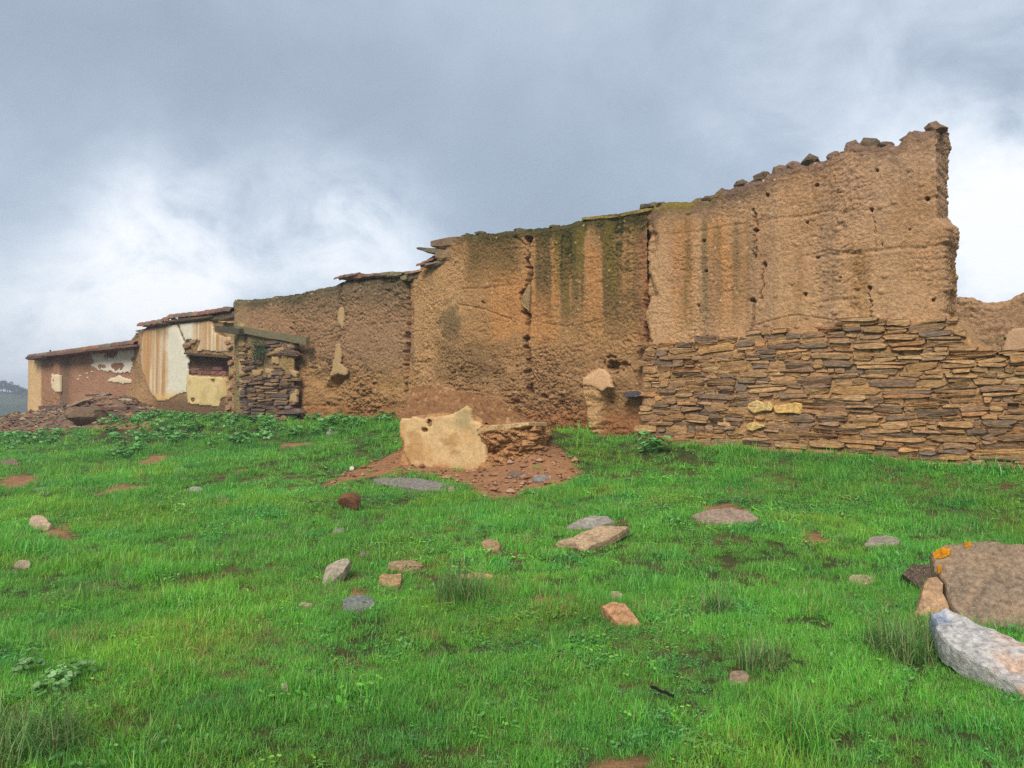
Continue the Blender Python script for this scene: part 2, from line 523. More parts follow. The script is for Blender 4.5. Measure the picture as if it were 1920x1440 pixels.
def patch(name, poly, off, res, colf, parent, proud=0.03, thick=0.06, rag=5.0, mat=None, seed=0, rel=0.006, label=None, holes_=()):
    """thin sheet of plaster standing proud of a wall plane, ragged outline traced on that plane"""
    q = [uz(x, y, off + proud) for x, y in poly]
    us = [a for a, _ in q]; zs = [b for _, b in q]
    e = 0.08
    uu = np.arange(min(us) - e, max(us) + e, res); zz = np.arange(min(zs) - e, max(zs) + e, res)
    U, Z = np.meshgrid(uu, zz)
    X, Y = plan(U, off + proud)
    PX, PY = proj(X, Y, Z)
    sd = polydist(PX, PY, poly) + rag * fbm(U * 6, Z * 6, 4, seed + 3)
    for (hx, hy, rx, ry) in holes_:
        hd = (1 - np.hypot((PX - hx) / rx, (PY - hy) / ry) + 0.75 * fbm(U * 5, Z * 5, 4, seed + 8)) * min(rx, ry)
        sd = np.minimum(sd, -hd)
    inside = sd > 0
    q4 = inside[:-1, :-1] & inside[1:, :-1] & inside[:-1, 1:] & inside[1:, 1:]
    nr, nc = U.shape
    idx = np.arange(nr * nc).reshape(nr, nc)
    fi = np.stack([idx[:-1, :-1][q4], idx[:-1, 1:][q4], idx[1:, 1:][q4], idx[1:, :-1][q4]], 1)
    d = rel * fbm(U * 5, Z * 5, 4, seed) - 0.012 * ss(6, 0, sd)
    Xd, Yd = X + NU[0] * d, Y + NU[1] * d
    front = np.stack([Xd, Yd, Z], -1).reshape(-1, 3)
    back = front - np.array([NU[0], NU[1], 0]) * thick
    # boundary edges
    ed = {}
    for f in fi:
        for a, b in ((f[0], f[1]), (f[1], f[2]), (f[2], f[3]), (f[3], f[0])):
            k = (min(a, b), max(a, b)); ed[k] = None if k in ed else (a, b)
    side = [(b, a, a + nr * nc, b + nr * nc) for a, b in [v for v in ed.values() if v is not None]]
    # u runs leftwards, flip so that the front faces the camera side
    faces = np.array([tuple(f[::-1]) for f in fi] + [tuple(sf[::-1]) for sf in side])
    used, inv = np.unique(faces, return_inverse=True)
    V = np.concatenate([front, back])[used]
    faces = inv.reshape(faces.shape)
    col = colf(PX, PY, U, Z, sd).reshape(-1, 3)
    col = np.concatenate([col, col * 0.8])[used]
    o = mk(name, V, faces, mat or M_PLASTER, parent, None, np.clip(col, 0.004, 0.9), smooth=False)
    if label: o['label'] = label
    return o

# ------------------------------------------------------------------ stones
def stone_mesh(u0, u1, z0, z1, d, off, rng, n=10, back=0.08, roundish=0.0):
    """one laid stone: irregular outline, bevelled proud face (about 50 triangles)"""
    cu, cz = (u0 + u1) / 2, (z0 + z1) / 2
    a, b = (u1 - u0) / 2, (z1 - z0) / 2
    ang = np.linspace(0, 2 * math.pi, n, endpoint=False) + rng.uniform(-0.22, 0.22, n)
    pw = 0.42 + 0.35 * roundish + rng.uniform(-0.1, 0.18)
    co, si = np.cos(ang), np.sin(ang)
    ou = np.sign(co) * np.abs(co) ** pw * a; oz = np.sign(si) * np.abs(si) ** pw * b
    ou *= 1 + rng.uniform(-0.10, 0.05, n); oz *= 1 + rng.uniform(-0.45, 0.16, n)
    if rng.random() < .45: oz *= 1 + np.clip(ou / a * rng.choice([-1, 1]), -1, 1) * rng.uniform(.15, .5)
    tilt = rng.normal(0, 0.05) ; oz = oz + ou * tilt
    sk = rng.uniform(-0.35, 0.35) * b; ou = ou + oz / max(b, 1e-3) * sk * 0.5
    def ring(sc, of, jit):
        uu = cu + ou * (1 - (1 - sc) * min(1, b / a * 1.6)) ; zz = cz + oz * sc
        x, y = plan(uu, of + rng.uniform(-jit, jit, n))
        return np.stack([x, y, zz], 1)
    slope = rng.normal(0, 0.012)
    r0 = ring(1.0, off - back, 0); r1 = ring(1.0, off + d * 0.84, 0.007); r2 = ring(0.86, off + d, 0.006)
    r2[:, 0] += NU[0] * slope * np.sign(oz); r2[:, 1] += NU[1] * slope * np.sign(oz)
    cx_, cy_ = plan(cu + rng.uniform(-.2, .2) * a, off + d + rng.uniform(-.004, .012))
    V = np.concatenate([r0, r1, r2, [[float(cx_), float(cy_), cz + rng.uniform(-.2, .2) * b]]])
    Fc = []
    for i in range(n):
        j = (i + 1) % n
        Fc.append((i, j, n + j, n + i)); Fc.append((n + i, n + j, 2 * n + j, 2 * n + i))
        Fc.append((2 * n + i, 2 * n + j, 3 * n))
    Fc = [f[::-1] for f in Fc]
    return V, Fc

def stain(V, c):
    cv = np.tile(c, (len(V), 1))
    cv = mixc(cv, lin(162, 118, 74), .55 * ss(-.1, .5, fbm(V[:, 0] * 9 + V[:, 2] * 5, V[:, 2] * 14, 3, 7)))
    return cv * (1 + .25 * fbm(V[:, 0] * 14, V[:, 2] * 20, 2, 8))[:, None]

def lay_stones(parent, inside, ulo, uhi, zlo, zhi, off, rng, palette, hmin=0.075, hmax=0.17, lmin=0.16, lmax=0.75, limit=300, prefix='stone', proud=(0.012, 0.055), skip=(), gap=0.004):
    slots = []
    z = zlo
    while z < zhi:
        h = rng.uniform(hmin, hmax) * (1.35 if rng.random() < .2 else .95)
        u = ulo - rng.uniform(0, 0.4)
        ph = rng.uniform(0, 9)
        while u < uhi:
            l = rng.uniform(lmin, lmax) * (0.55 + 0.45 * rng.random()) * (0.6 + 0.4 * h / hmax) * 1.1
            wav = 0.10 * float(fbm(np.array((u + l / 2) * 0.9), np.array(z * 0.5), 3, 6))
            za, zb = z + wav, z + h + wav
            r = rng.random()
            if h > 0.10 and r < 0.62:
                k = rng.uniform(0.35, 0.65)
                slots.append((u, u + l * rng.uniform(0.9, 1.0), za, za + h * k))
                slots.append((u + rng.uniform(-.05, .03), u + l, za + h * k, zb))
            elif h > 0.14 and r < 0.72:
                slots.append((u, u + l, za, za + h * 0.36)); slots.append((u, u + l, za + h * 0.36, za + h * 0.7)); slots.append((u, u + l, za + h * 0.7, zb))
            else:
                slots.append((u, u + l, za, zb))
            u += l
        z += h
    built = []
    for (a, b, za, zb) in slots:
        cu, cz = (a + b) / 2, (za + zb) / 2
        x, y = plan(cu, off)
        ppx, ppy = proj(x, y, cz)
        if not inside(float(ppx), float(ppy), cu, cz): continue
        if any(abs(ppx - sx) < sr and abs(ppy - sy) < sr2 for sx, sy, sr, sr2 in skip): continue
        g = gap
        ext = rng.uniform(-0.002, 0.018)
        V, Fc = stone_mesh(a + g * .5, b - g * .5, za + g * .3 - ext, zb - g * .3 + ext, rng.uniform(*proud), off, rng)
        c = palette(float(ppx), float(ppy), rng)
        built.append(((b - a) * (zb - za) / (y * y), V, Fc, c))
    built.sort(key=lambda t: -t[0])
    for ar, V, Fc, c in built[:limit]:
        cv = stain(V, c)
        mk(prefix, V, Fc, M_STONE, parent, None, cv)
    rest = built[limit:]
    if rest:
        VV, FF, CC, k = [], [], [], 0
        for ar, V, Fc, c in rest:
            VV.append(V); FF += [tuple(i + k for i in f) for f in Fc]; CC.append(stain(V, c)); k += len(V)
        o = mk('small_stones', np.concatenate(VV), FF, M_STONE, parent, None, np.concatenate(CC), kind='stuff')
    return len(built)

def lump_stone(name, c, size, mat, col, parent=None, rng=RNG, rot=0.0, flat=1.0, sub=2, rough=0.25, tilt=(0, 0), smooth=False, colvar=0.12):
    """an irregular rock: faceted ball with planes knocked off; c = bottom centre"""
    bm = bmesh.new()
    bmesh.ops.create_icosphere(bm, subdivisions=sub, radius=1.0)
    V = np.array([v.co[:] for v in bm.verts]); Fc = [[v.index for v in f.verts] for f in bm.faces]
    bm.free()
    for _ in range(9):
        nn = rng.normal(0, 1, 3); nn /= np.linalg.norm(nn)
        d = rng.uniform(0.55, 0.85)
        k = V @ nn
        V = V - np.maximum(k - d, 0)[:, None] * nn[None]
    sd = int(rng.integers(0, 999))
    nz = fbm(V[:, 0] * 1.7 + V[:, 2], V[:, 1] * 1.7 - V[:, 2] * 1.3, 3, sd)
    V = V * (1 + rough * nz)[:, None]
    V = V / np.abs(V).max(0)
    V = V * (np.array(size) / 2)
    cr, sr = math.cos(rot), math.sin(rot)
    R = np.array([[cr, -sr, 0], [sr, cr, 0], [0, 0, 1]])
    Rt = np.array(Matrix.Rotation(tilt[0], 3, 'X') @ Matrix.Rotation(tilt[1], 3, 'Y'))
    V = V @ R.T @ Rt.T
    V[:, 2] -= V[:, 2].min()
    V += np.asarray(c)
    cc = np.asarray(col)[None] * (1 + colvar * nz)[:, None]
    return mk(name, V, Fc, mat, parent, np.asarray(c), np.clip(cc, .004, .9), smooth=smooth)

# ================================================================== GROUND
def axis(fine0, fine1, step, far):
    a = np.arange(fine0, fine1 + 1e-6, step)
    k = np.geomspace(step * 1.5, far, 26)
    return np.concatenate([fine0 - k[::-1], a, fine1 + k])
gx = axis(-19, 12, 0.10, 620); gy = axis(1.0, 36, 0.10, 560)
GX, GY = np.meshgrid(gx, gy)
GZ = ground(GX, GY)
PXg, PYg = proj(GX, np.maximum(GY, 0.6), GZ)
infront = GY > 1.2

DIRT_POLYS = [
    [(600, 912), (655, 884), (735, 852), (765, 835), (905, 800), (1010, 806), (1060, 850), (1092, 884), (1060, 912), (1000, 930), (930, 940), (880, 928), (865, 908), (790, 890), (700, 893)],
    [(100, 985), (140, 982), (137, 1010), (85, 1012), (70, 1003)],
    [(170, 925), (225, 908), (285, 910), (280, 920), (215, 925), (175, 932)],
    [(-10, 905), (20, 890), (75, 888), (70, 905), (30, 918), (-10, 920)],
    [(255, 868), (290, 853), (318, 853), (315, 864), (270, 874)],
    [(640, 1110), (665, 1100), (705, 1112), (700, 1130), (650, 1130)],
    [(1490, 1000), (1520, 995), (1565, 1003), (1560, 1026), (1510, 1022)],
    [(1105, 1432), (1140, 1415), (1210, 1420), (1225, 1450), (1100, 1450)],
    [(1310, 950), (1370, 943), (1420, 955), (1400, 968), (1320, 962)],
    [(285, 1128), (320, 1118), (355, 1135), (320, 1142)],
    [(1395, 1262), (1365, 1268), (1372, 1282), (1405, 1280)],
    [(1640, 1120), (1700, 1135), (1695, 1145), (1650, 1132)],
    [(-20, 775), (130, 775), (275, 782), (285, 800), (215, 806), (100, 803), (60, 812), (-20, 815)],
    [(640, 1050), (700, 1040), (690, 1046)],
    [(430, 885), (470, 880), (465, 890)], [(520, 832), (585, 828), (590, 836), (530, 840)],
    [(990, 1120), (1040, 1105), (1045, 1130), (1005, 1132)],
]
def dirtmask(px, py, x, y):
    m = np.full(np.shape(px), -1e3)
    for pl in DIRT_POLYS:
        m = np.maximum(m, polydist(px, py, pl))
    sc = np.clip((np.asarray(py) - 740) / 150.0, 0.25, 2.5)
    return m / sc + 5.0 * fbm(np.asarray(x) * 3, np.asarray(y) * 3, 3, 21)
dm = np.where(infront & (GY < 40), dirtmask(PXg, PYg, GX, GY), -100)
SOIL = lin(150, 108, 74); SOILR = lin(146, 106, 74)
gc = np.empty(GX.shape + (3,)); gc[:] = lin(62, 68, 34)
gc = mixc(gc, lin(96, 78, 50), ss(-0.1, 0.5, fbm(GX * 1.3, GY * 1.3, 4, 11)))
scol = np.empty_like(gc); scol[:] = SOIL
scol = mixc(scol, SOILR, ss(-.3, .4, fbm(GX * 1.1, GY * 1.1, 3, 12)))
f = ss(-3, 4, dm)[..., None]
gc = gc * (1 - f) + scol * f
ug, og = uoff(GX, GY)
gc = mixc(gc, SOILR * 0.9, ss(0.25, 0.0, np.abs(og - 0.1)))
far = ss(50, 120, np.hypot(GX, GY))
gc = mixc(gc, lin(90, 100, 62), far)
GZ2 = GZ + 0.03 * ss(-2, 6, dm) * fbm(GX * 5, GY * 5, 3, 14)
go = mk('ground', np.stack([GX, GY, GZ2], -1).reshape(-1, 3), gridfaces(*GX.shape), M_SOIL, None, (0, 0, 0), gc.reshape(-1, 3), smooth=True)
tag(go, 'sloping grassy ground with bare earth patches', None, None, 'structure')

# ================================================================== WALL 1 : tall rammed earth over stone base (right)
TOP1 = [(1190, 396), (1212, 391), (1240, 382), (1280, 377), (1330, 371), (1365, 358), (1390, 348), (1412, 334), (1440, 331), (1465, 322), (1482, 310), (1500, 306),
        (1530, 302), (1560, 296), (1580, 290), (1600, 280), (1630, 272), (1655, 272), (1690, 266), (1706, 254), (1722, 248), (1742, 246), (1753, 239), (1775, 236), (1830, 240)]
HOLES1 = [(1643, 320, 5, .12), (1532, 347, 5, .1), (1437, 366, 4, .1), (1738, 373, 5, .12), (1634, 393, 6, .12), (1514, 417, 5, .12), (1418, 432, 6, .12), (1319, 452, 5, .1),
          (1434, 496, 9, .14), (1532, 483, 4, .1), (1653, 459, 4, .1), (1323, 509, 5, .1), (1630, 540, 6, .12), (1509, 552, 6, .12), (1412, 563, 7, .14), (1309, 574, 6, .12),
          (1752, 562, 6, .1), (1382, 476, 3, .1), (1705, 430, 3, .08), (1575, 520, 3, .08)]
CR1 = [([(1411, 392), (1418, 432), (1417, 485)], 2.6, .07), ([(1432, 500), (1427, 560)], 2.4, .06), ([(1412, 565), (1411, 625)], 2.4, .07), ([(1634, 393), (1640, 470)], 1.8, .03), ([(1632, 545), (1635, 602)], 2, .05),
       ([(1500, 480), (1560, 470), (1620, 478)], 1.5, .025), ([(1420, 610), (1500, 590), (1560, 600)], 1.5, .025)]
E1 = P(1764, 0.0)
path1 = [P(1207, -0.05), P(1212, 0.0), E1, E1 - NU * 0.85]

def d1(PX, PY, S, Z, SEG):
    rough = 0.75 + 0.4 * ss(1350, 1700, PX) + 0.25 * ss(560, 620, PY)
    d = earth_relief(S * 1.3, Z * 1.3, 0.43, 10) * rough
    smooth = ss(1275, 1240, PX) * 0.6
    d = d * (1 - smooth)
    d = d + holes(PX, PY, HOLES1) + cracks(PX, PY, CR1)
    d = d - 0.16 * ss(1230, 1212, PX + 16 * fbm(Z * 2.2, Z * 0, 4, 5)) * (0.6 + 0.5 * fbm(S * 2, Z * 6, 3, 6))
    end = SEG == 2
    bul = 0.16 * ss(405, 432, PY) * (1 + 0.3 * fbm(Z * 3, Z * 0 + 2, 3, 4)) + 0.05 * fbm(Z * 4, Z * 0, 4, 9) - 0.03
    d = np.where(end, d + bul, d)
    # soft step where the end bulge begins, near the corner on the face too
    return d
def c1(PX, PY, S, Z, SEG, dtop):
    n = fbm(S * 1.3, Z * 1.3, 4, 20); n2 = fbm(S * 7, Z * 7, 3, 21)
    col = np.empty(PX.shape + (3,)); col[:] = EARTH_A
    col = mixc(col, EARTH_P * 0.95, ss(1420, 1600, PX) * ss(520, 330, PY) * 0.85)
    col = mixc(col, lin(196, 156, 112), ss(480, 620, PY) * 0.6)
    col = mixc(col, EARTH_B, ss(0.0, 0.6, n) * 0.5)
    st = fbm(S * 4.2 + .12 * n2, Z * 0.22 + 3, 5, 22) + .22 * n2 + .15 * n
    zone = ss(1225, 1290, PX + 20 * n2) * ss(1460, 1395, PX + 20 * n2) * ss(395, 425, PY) * ss(640, 560, PY + 30 * n)
    col = mixc(col, ORANGE, zone * ss(-0.5, 0.3, st) * 0.78)
    col = mixc(col, OLIVE * 1.5, zone * ss(0.0, 0.6, fbm(S * 5.5, Z * 0.25, 4, 23) + .25 * n2) * 0.75)
    zone2 = ss(1440, 1480, PX) * ss(440, 500, PY) * ss(640, 600, PY)
    col = mixc(col, lin(150, 112, 66), zone2 * ss(0.0, 0.5, st) * 0.75)
    col = mixc(col, lin(150, 122, 96), ss(-.1, .5, fbm(S * 3.0, Z * 0.3 + 7, 3, 28)) * 0.45)
    # paler smooth strip beside the joint
    col = mixc(col, lin(190, 150, 108), ss(1262, 1235, PX + 8 * n2) * ss(430, 470, PY) * 0.85)
    # weathered dark top, lichen on the left of it
    top = ss(0.55, 0.02, dtop + 0.2 * n)
    col = mixc(col, lin(98, 82, 64), top * ss(1650, 1300, PX) * 0.85)
    col = mixc(col, lin(120, 94, 78), ss(0.3, 0.0, dtop + 0.12 * n2) * 0.8)
    col = mixc(col, lin(128, 112, 40), ss(0.26, 0.03, dtop + 0.1 * n2) * ss(1395, 1330, PX) * ss(-.2, .3, n2 + n) * 0.9)
    f1, f2, cid = worley(S * 13, Z * 13, 24)
    col = mixc(col, lin(205, 172, 146), (cid > 0.965) * ss(0.32, 0.2, f1) * 0.8)
    col = col * (1 + 0.10 * n2)[..., None]
    return col
w1 = build_wall('ruined_wall', path1, TOP1, 0.85, 0.015, d1, c1, seed=1, topjag=0.06, topcol=lin(110, 92, 72))
tag(w1, 'tallest rammed earth wall with ragged rising top, standing on a stacked stone base', 'wall', 'ruined farmhouse walls')
W1ORG = ORG[w1.name]

# stone base of wall 1
TOPS = [(1190, 662), (1207, 655), (1240, 645), (1290, 640), (1340, 634), (1400, 628), (1500, 622), (1560, 616), (1600, 607), (1640, 602), (1700, 600), (1760, 603), (1798, 606),
        (1812, 625), (1825, 645), (1850, 656), (1900, 660), (1960, 660), (2100, 668)]
OFFB = 0.10
def db(PX, PY, S, Z, SEG):
    return earth_relief(S, Z, 0.9, 30) * 0.8 + 0.006
def cb(PX, PY, S, Z, SEG, dtop):
    n = fbm(S * 1.5, Z * 1.5, 4, 31)
    col = np.empty(PX.shape + (3,)); col[:] = lin(178, 138, 94)
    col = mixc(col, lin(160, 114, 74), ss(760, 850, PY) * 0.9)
    col = mixc(col, lin(184, 144, 98), ss(0, .5, n) * 0.5)
    return col
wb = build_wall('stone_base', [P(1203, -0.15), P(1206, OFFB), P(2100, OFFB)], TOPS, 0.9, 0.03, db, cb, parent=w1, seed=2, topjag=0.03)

def inside_base(ppx, ppy, cu, cz):
    if ppx < 1208 or ppx > 2085: return False
    t = np.interp(ppx, [p for p, _ in TOPS], [q for _, q in TOPS])
    x, y = plan(cu, OFFB)
    return ppy > t - 1 + random.uniform(-10, 8) and cz > float(ground(x, y)) - 0.12
def pal1(ppx, ppy, rng):
    r = rng.random()
    low = np.clip((ppy - 640) / 200, 0, 1)
    right = np.clip((ppx - 1600) / 200, 0, 1)
    pd = (0.16 + 0.12 * low) * (1 - 0.62 * right * (ppy < 770))
    if r < pd: c = lin(*random.choice([(114, 98, 84), (104, 92, 80), (122, 102, 86), (114, 102, 92), (126, 104, 86)]))
    elif r < pd + 0.22: c = lin(*random.choice([(146, 116, 90), (138, 108, 86), (150, 120, 96)]))
    elif r < 0.86: c = lin(*random.choice([(174, 136, 94), (164, 126, 86), (180, 140, 98), (166, 134, 96), (156, 122, 86)]))
    else: c = lin(*random.choice([(186, 140, 88), (188, 150, 106), (176, 124, 82)]))
    if right > 0 and ppy < 720 and r > pd: c = c * 0.75 + lin(160, 136, 92) * 0.25
    return (c * .78 + lin(158, 120, 82) * .22) * rng.uniform(0.85, 1.12)
rs = np.random.default_rng(11)
YEL = [(1427, 763, 24, 13, (206, 172, 112)), (1479, 766, 27, 12, (212, 168, 100)), (1420, 799, 17, 8, (208, 172, 108))]
ns = lay_stones(w1, inside_base, u_at(2100, OFFB), u_at(1207, OFFB), 0.38, 2.95, OFFB, rs, pal1, hmin=0.05, hmax=0.16, lmin=0.18, lmax=0.80,
                skip=[(x, y, a + 9, b + 2) for x, y, a, b, _ in YEL], limit=296)
for x, y, a, b, c in YEL:
    ua, za = uz(x + a, y + b, OFFB); ub, zb = uz(x - a, y - b, OFFB)
    V, Fc = stone_mesh(ua, ub, za, zb, 0.085, OFFB, rs, n=10, roundish=0.7)
    o = mk('stone', V, Fc, M_ROCK, w1, None, np.tile(lin(*c), (len(V), 1)))
    o['label'] = 'pale yellow rounded stone'
# dark slab sticking out to the left of the joint
V, Fc = stone_mesh(u_at(1207, .05), u_at(1170, .05), *sorted((uz(1190, 745, .05)[1], uz(1190, 733, .05)[1])), 0.14, 0.0, rs)
mk('stone', V, Fc, M_STONE, w1, None, np.tile(lin(84, 78, 78), (len(V), 1)))

# loose coping stones along its ragged top
for (x, y, sw, sh) in [(1396, 345, 26, 14), (1432, 331, 24, 16), (1465, 322, 18, 14), (1491, 308, 26, 16), (1524, 302, 30, 16), (1570, 296, 16, 16), (1568, 306, 14, 12), (1600, 281, 22, 16),
                       (1635, 271, 26, 18), (1668, 274, 22, 14), (1715, 250, 16, 12), (1762, 238, 34, 16), (1340, 372, 30, 12), (1265, 380, 20, 9), (1240, 381, 14, 10)]:
    yy = plan(u_at(x, -0.18), -0.18); k = yy[1] / F
    zz = float(z_at(yy[1], y + sh * 0.45))
    lump_stone('coping_stone', (yy[0], yy[1], zz - 0.07), (sw * k * random.uniform(1.1, 1.8), 0.36, sh * k * random.uniform(1.5, 2.3)), M_EARTH, lin(*random.choice([(122, 100, 80), (130, 104, 84), (112, 94, 74)])), parent=w1, rot=random.uniform(0, 3), sub=2, rough=.5)

# ================================================================== WALL 2 : middle section with deep crack and mossy top
TOP2 = [(770, 520), (781, 512), (786, 500), (795, 487), (812, 478), (825, 452), (840, 447), (870, 440), (930, 434), (1000, 428), (1060, 420), (1088, 414), (1100, 408), (1150, 402), (1200, 392), (1225, 387)]
CRK2 = [([(988, 448), (991, 520), (984, 545), (980, 585), (989, 592), (987, 700), (994, 735)], 5.0, .34), ([(1222, 390), (1217, 500), (1213, 590), (1209, 640)], 4.5, .25),
        ([(858, 570), (905, 578), (960, 600)], 1.8, .03), ([(965, 445), (988, 462)], 2.5, .05), ([(985, 600), (1060, 612), (1120, 600)], 1.5, .02)]
path2 = [P(764, -0.95), P(775, -0.55), P(868, 0.02), P(1214, -0.05)]
def d2(PX, PY, S, Z, SEG):
    low = ss(630, 700, PY + 25 * fbm(S * 2, Z * 2, 3, 43))
    d = earth_relief(S * 1.25, Z * 1.25, 0.66, 40) * (0.8 + 0.95 * low)
    d = d + 0.05 * low * fbm(S * 2.5, Z * 4.5, 4, 44) - 0.10 * low * ss(700, 790, PY) * ss(900, 980, PX)
    d = d + cracks(PX, PY, CRK2) + holes(PX, PY, [(1150, 686, 24, .24), (1168, 684, 12, .12), (1018, 744, 8, .12), (965, 755, 12, .10), (905, 590 - 24, 5, .08), (962, 715, 8, .07), (1143, 755, 5, .08), (1080, 560, 3, .05)])
    d = d + 0.03 * ss(1.1, 0.7, np.hypot((PX - 846) / 24, (PY - 602) / 36) + .2 * fbm(S * 5, Z * 5, 3, 51))
    # worn plastered pillar standing proud low down
    pil = polydist(PX + 3 * fbm(S * 8, Z * 8, 2, 45), PY, [(1093, 720), (1100, 700), (1118, 688), (1140, 700), (1147, 735), (1140, 760), (1134, 822), (1103, 822), (1097, 760)])
    d = d + 0.24 * ss(0, 12, pil)
    d = d + 0.02 * ss(540, 560, PY) * ss(660, 640, PY) * ss(905, 925, PX) * ss(982, 970, PX)
    return d
def c2(PX, PY, S, Z, SEG, dtop):
    n = fbm(S * 1.2, Z * 1.2, 4, 46); n2 = fbm(S * 7, Z * 7, 3, 47)
    col = np.empty(PX.shape + (3,)); col[:] = lin(168, 128, 84)
    col = mixc(col, ORANGE * 1.02, ss(-.1, .45, n + .2) * ss(470, 540, PY) * ss(680, 620, PY) * ss(880, 930, PX) * 0.75)
    col = mixc(col, lin(158, 122, 84), ss(620, 690, PY + 20 * n) * 0.85)
    col = mixc(col, lin(150, 98, 60), ss(735, 800, PY + 20 * n) * 0.85)
    # wet dark zone under the top, left of the crack
    wz = ss(985, 960, PX) * ss(860, 885, PX) * ss(560, 470, PY + 30 * n)
    col = mixc(col, lin(108, 86, 50), wz * 0.85)
    st = fbm(S * 5.0, Z * 0.2, 4, 48)
    zs = ss(990, 1010, PX) * ss(1225, 1205, PX) * ss(640, 520, PY + 50 * n)
    col = mixc(col, lin(96, 80, 48), zs * ss(-.2, .4, st + .35 * n2) * 0.85)
    col = mixc(col, ORANGE, zs * ss(0.0, -0.45, st) * ss(440, 480, PY) * 0.7)
    drip = 446 + 60 * np.clip(fbm(S * 4.5, S * 0 + 1, 4, 49), -1, 1) + 34 * n2 + 20 * n
    drip = drip + 60 * np.exp(-((PX - 1065) / 22) ** 2) + 25 * np.exp(-((PX - 1165) / 30) ** 2)
    ms = ss(drip + 34, drip - 30, PY) * ss(1005, 1030, PX) * ss(1222, 1205, PX)
    col = mixc(col, MOSS, ms * (0.7 + .3 * ss(-.3, .3, n2)))
    col = mixc(col, lin(116, 100, 44), ss(drip + 120, drip, PY) * ss(1005, 1030, PX) * ss(1222, 1205, PX) * ss(-.1, .35, fbm(S * 7, Z * .35, 3, 52)) * .7)
    ms2 = ss(0.34 + 0.18 * n, 0.05, dtop + 0.08 * n2) * ss(850, 870, PX)
    col = mixc(col, lin(74, 70, 38), ms2 * 0.85)
    col = mixc(col, MOSS, ss(0.2, 0.02, dtop + .12 * n) * ss(0.05, .3, n2 + n) * 0.9)
    # reddish brown by the joint
    col = mixc(col, lin(140, 98, 68), ss(1185, 1205, PX) * ss(420, 450, PY) * 0.7)
    # left flank painted lighter, the light from the left put into its colour
    lf = ss(878, 858, PX + 6 * n2) * ss(460, 500, PY)
    col = mixc(col, lin(186, 144, 98), lf * 0.9)
    col = mixc(col, lin(150, 118, 82), ss(878, 858, PX) * ss(0.1, .5, n) * 0.5)
    dk = ss(1.35, 0.5, np.hypot((PX - 846) / 22, (PY - 605) / 36) + 0.4 * n2 + .2 * n)
    col = mixc(col, lin(106, 90, 60), dk * 0.75)
    col = mixc(col, lin(120, 96, 62), ss(800, 830, PX) * ss(960, 900, PX) * ss(620, 660, PY) * ss(745, 700, PY) * 0.6)
    pil = polydist(PX, PY, [(1093, 720), (1100, 700), (1118, 688), (1140, 700), (1147, 735), (1140, 760), (1134, 822), (1103, 822), (1097, 760)])
    col = mixc(col, lin(194, 152, 104), ss(0, 8, pil + 3 * n2) * 0.95)
    f1, f2, cid = worley(S * 13, Z * 13, 54)
    col = mixc(col, lin(196, 160, 118), (cid > 0.965) * ss(0.32, 0.2, f1) * 0.7)
    return col * (1 + 0.11 * n2)[..., None]
w2 = build_wall('ruined_wall', path2, TOP2, 0.8, 0.016, d2, c2, seed=3, topjag=0.03, topcol=lin(84, 76, 44))
tag(w2, 'middle earth wall split by a deep vertical crack, dark green moss along its top', 'wall', 'ruined farmhouse walls')
patch('plaster_patch', [(1091, 708), (1104, 703), (1112, 697), (1120, 690), (1132, 691), (1143, 704), (1148, 727), (1136, 728), (1128, 735), (1116, 728), (1104, 724), (1092, 722)], 0.17, 0.018,
      lambda PX, PY, U, Z, sd: np.tile(lin(196, 156, 116), PX.shape + (1,)) * (1 + 0.08 * fbm(U * 6, Z * 6, 3, 3))[..., None], w2, proud=0.05, thick=0.1, rag=2.0, seed=60)
# stone wedged in the crack
ua, za = uz(997, 585, .0); ub, zb = uz(980, 540, .0)
V, Fc = stone_mesh(ua, ub, za, zb, 0.06, 0.0, rs, n=10, roundish=0.6)
mk('stone', V, Fc, M_ROCK, w2, None, np.tile(lin(150, 122, 82), (len(V), 1)))['label'] = 'stone wedged in the crack'
# projecting slabs at its left shoulder and mossy coping slabs
def slabbox(name, pxl, pxr, pyt, pyb, off0, depth, mat, col, parent, seed=0, off1=None, n=7):
    """thin irregular slab lying in a wall: outline between two pixel columns"""
    rng = np.random.default_rng(seed)
    off1 = off0 if off1 is None else off1
    ul, ur = u_at(pxl, off0), u_at(pxr, off1)
    yl = plan(ul, off0)[1]; yr = plan(ur, off1)[1]
    V = []
    for i in range(n):
        t = i / (n - 1)
        u = ul + (ur - ul) * t; yy = yl + (yr - yl) * t
        off = off0 + (off1 - off0) * t
        zt = float(z_at(yy, pyt[0] + (pyt[1] - pyt[0]) * t)); zb = float(z_at(yy, pyb[0] + (pyb[1] - pyb[0]) * t))
        en = math.sin(math.pi * min(max(t, 0.03), 0.97)) ** 0.18
        mid = (zt + zb) / 2; h = (zt - zb) / 2 * en
        j = rng.uniform(-1, 1, 8) * min(0.02, (zt - zb) * 0.2)
        for k, (o, q) in enumerate(((off + j[0], 0.75), (off - depth * .1 + j[4], 1), (off - depth + j[5], 1), (off - depth, -1), (off - depth * .1 + j[6], -1), (off + j[1], -0.5))):
            x, y = plan(u, o)
            V.append((x, y, mid + h * q + j[k % 4 + 2] * 0.6))
    Fc = []
    m = 6
    for i in range(n - 1):
        for k in range(m):
            Fc.append((i * m + k, i * m + (k + 1) % m, (i + 1) * m + (k + 1) % m, (i + 1) * m + k))
    Fc.append(tuple(range(m - 1, -1, -1))); Fc.append(tuple((n - 1) * m + k for k in range(m)))
    return mk(name, V, Fc, mat, parent, None, np.tile(np.asarray(col), (len(V), 1)))
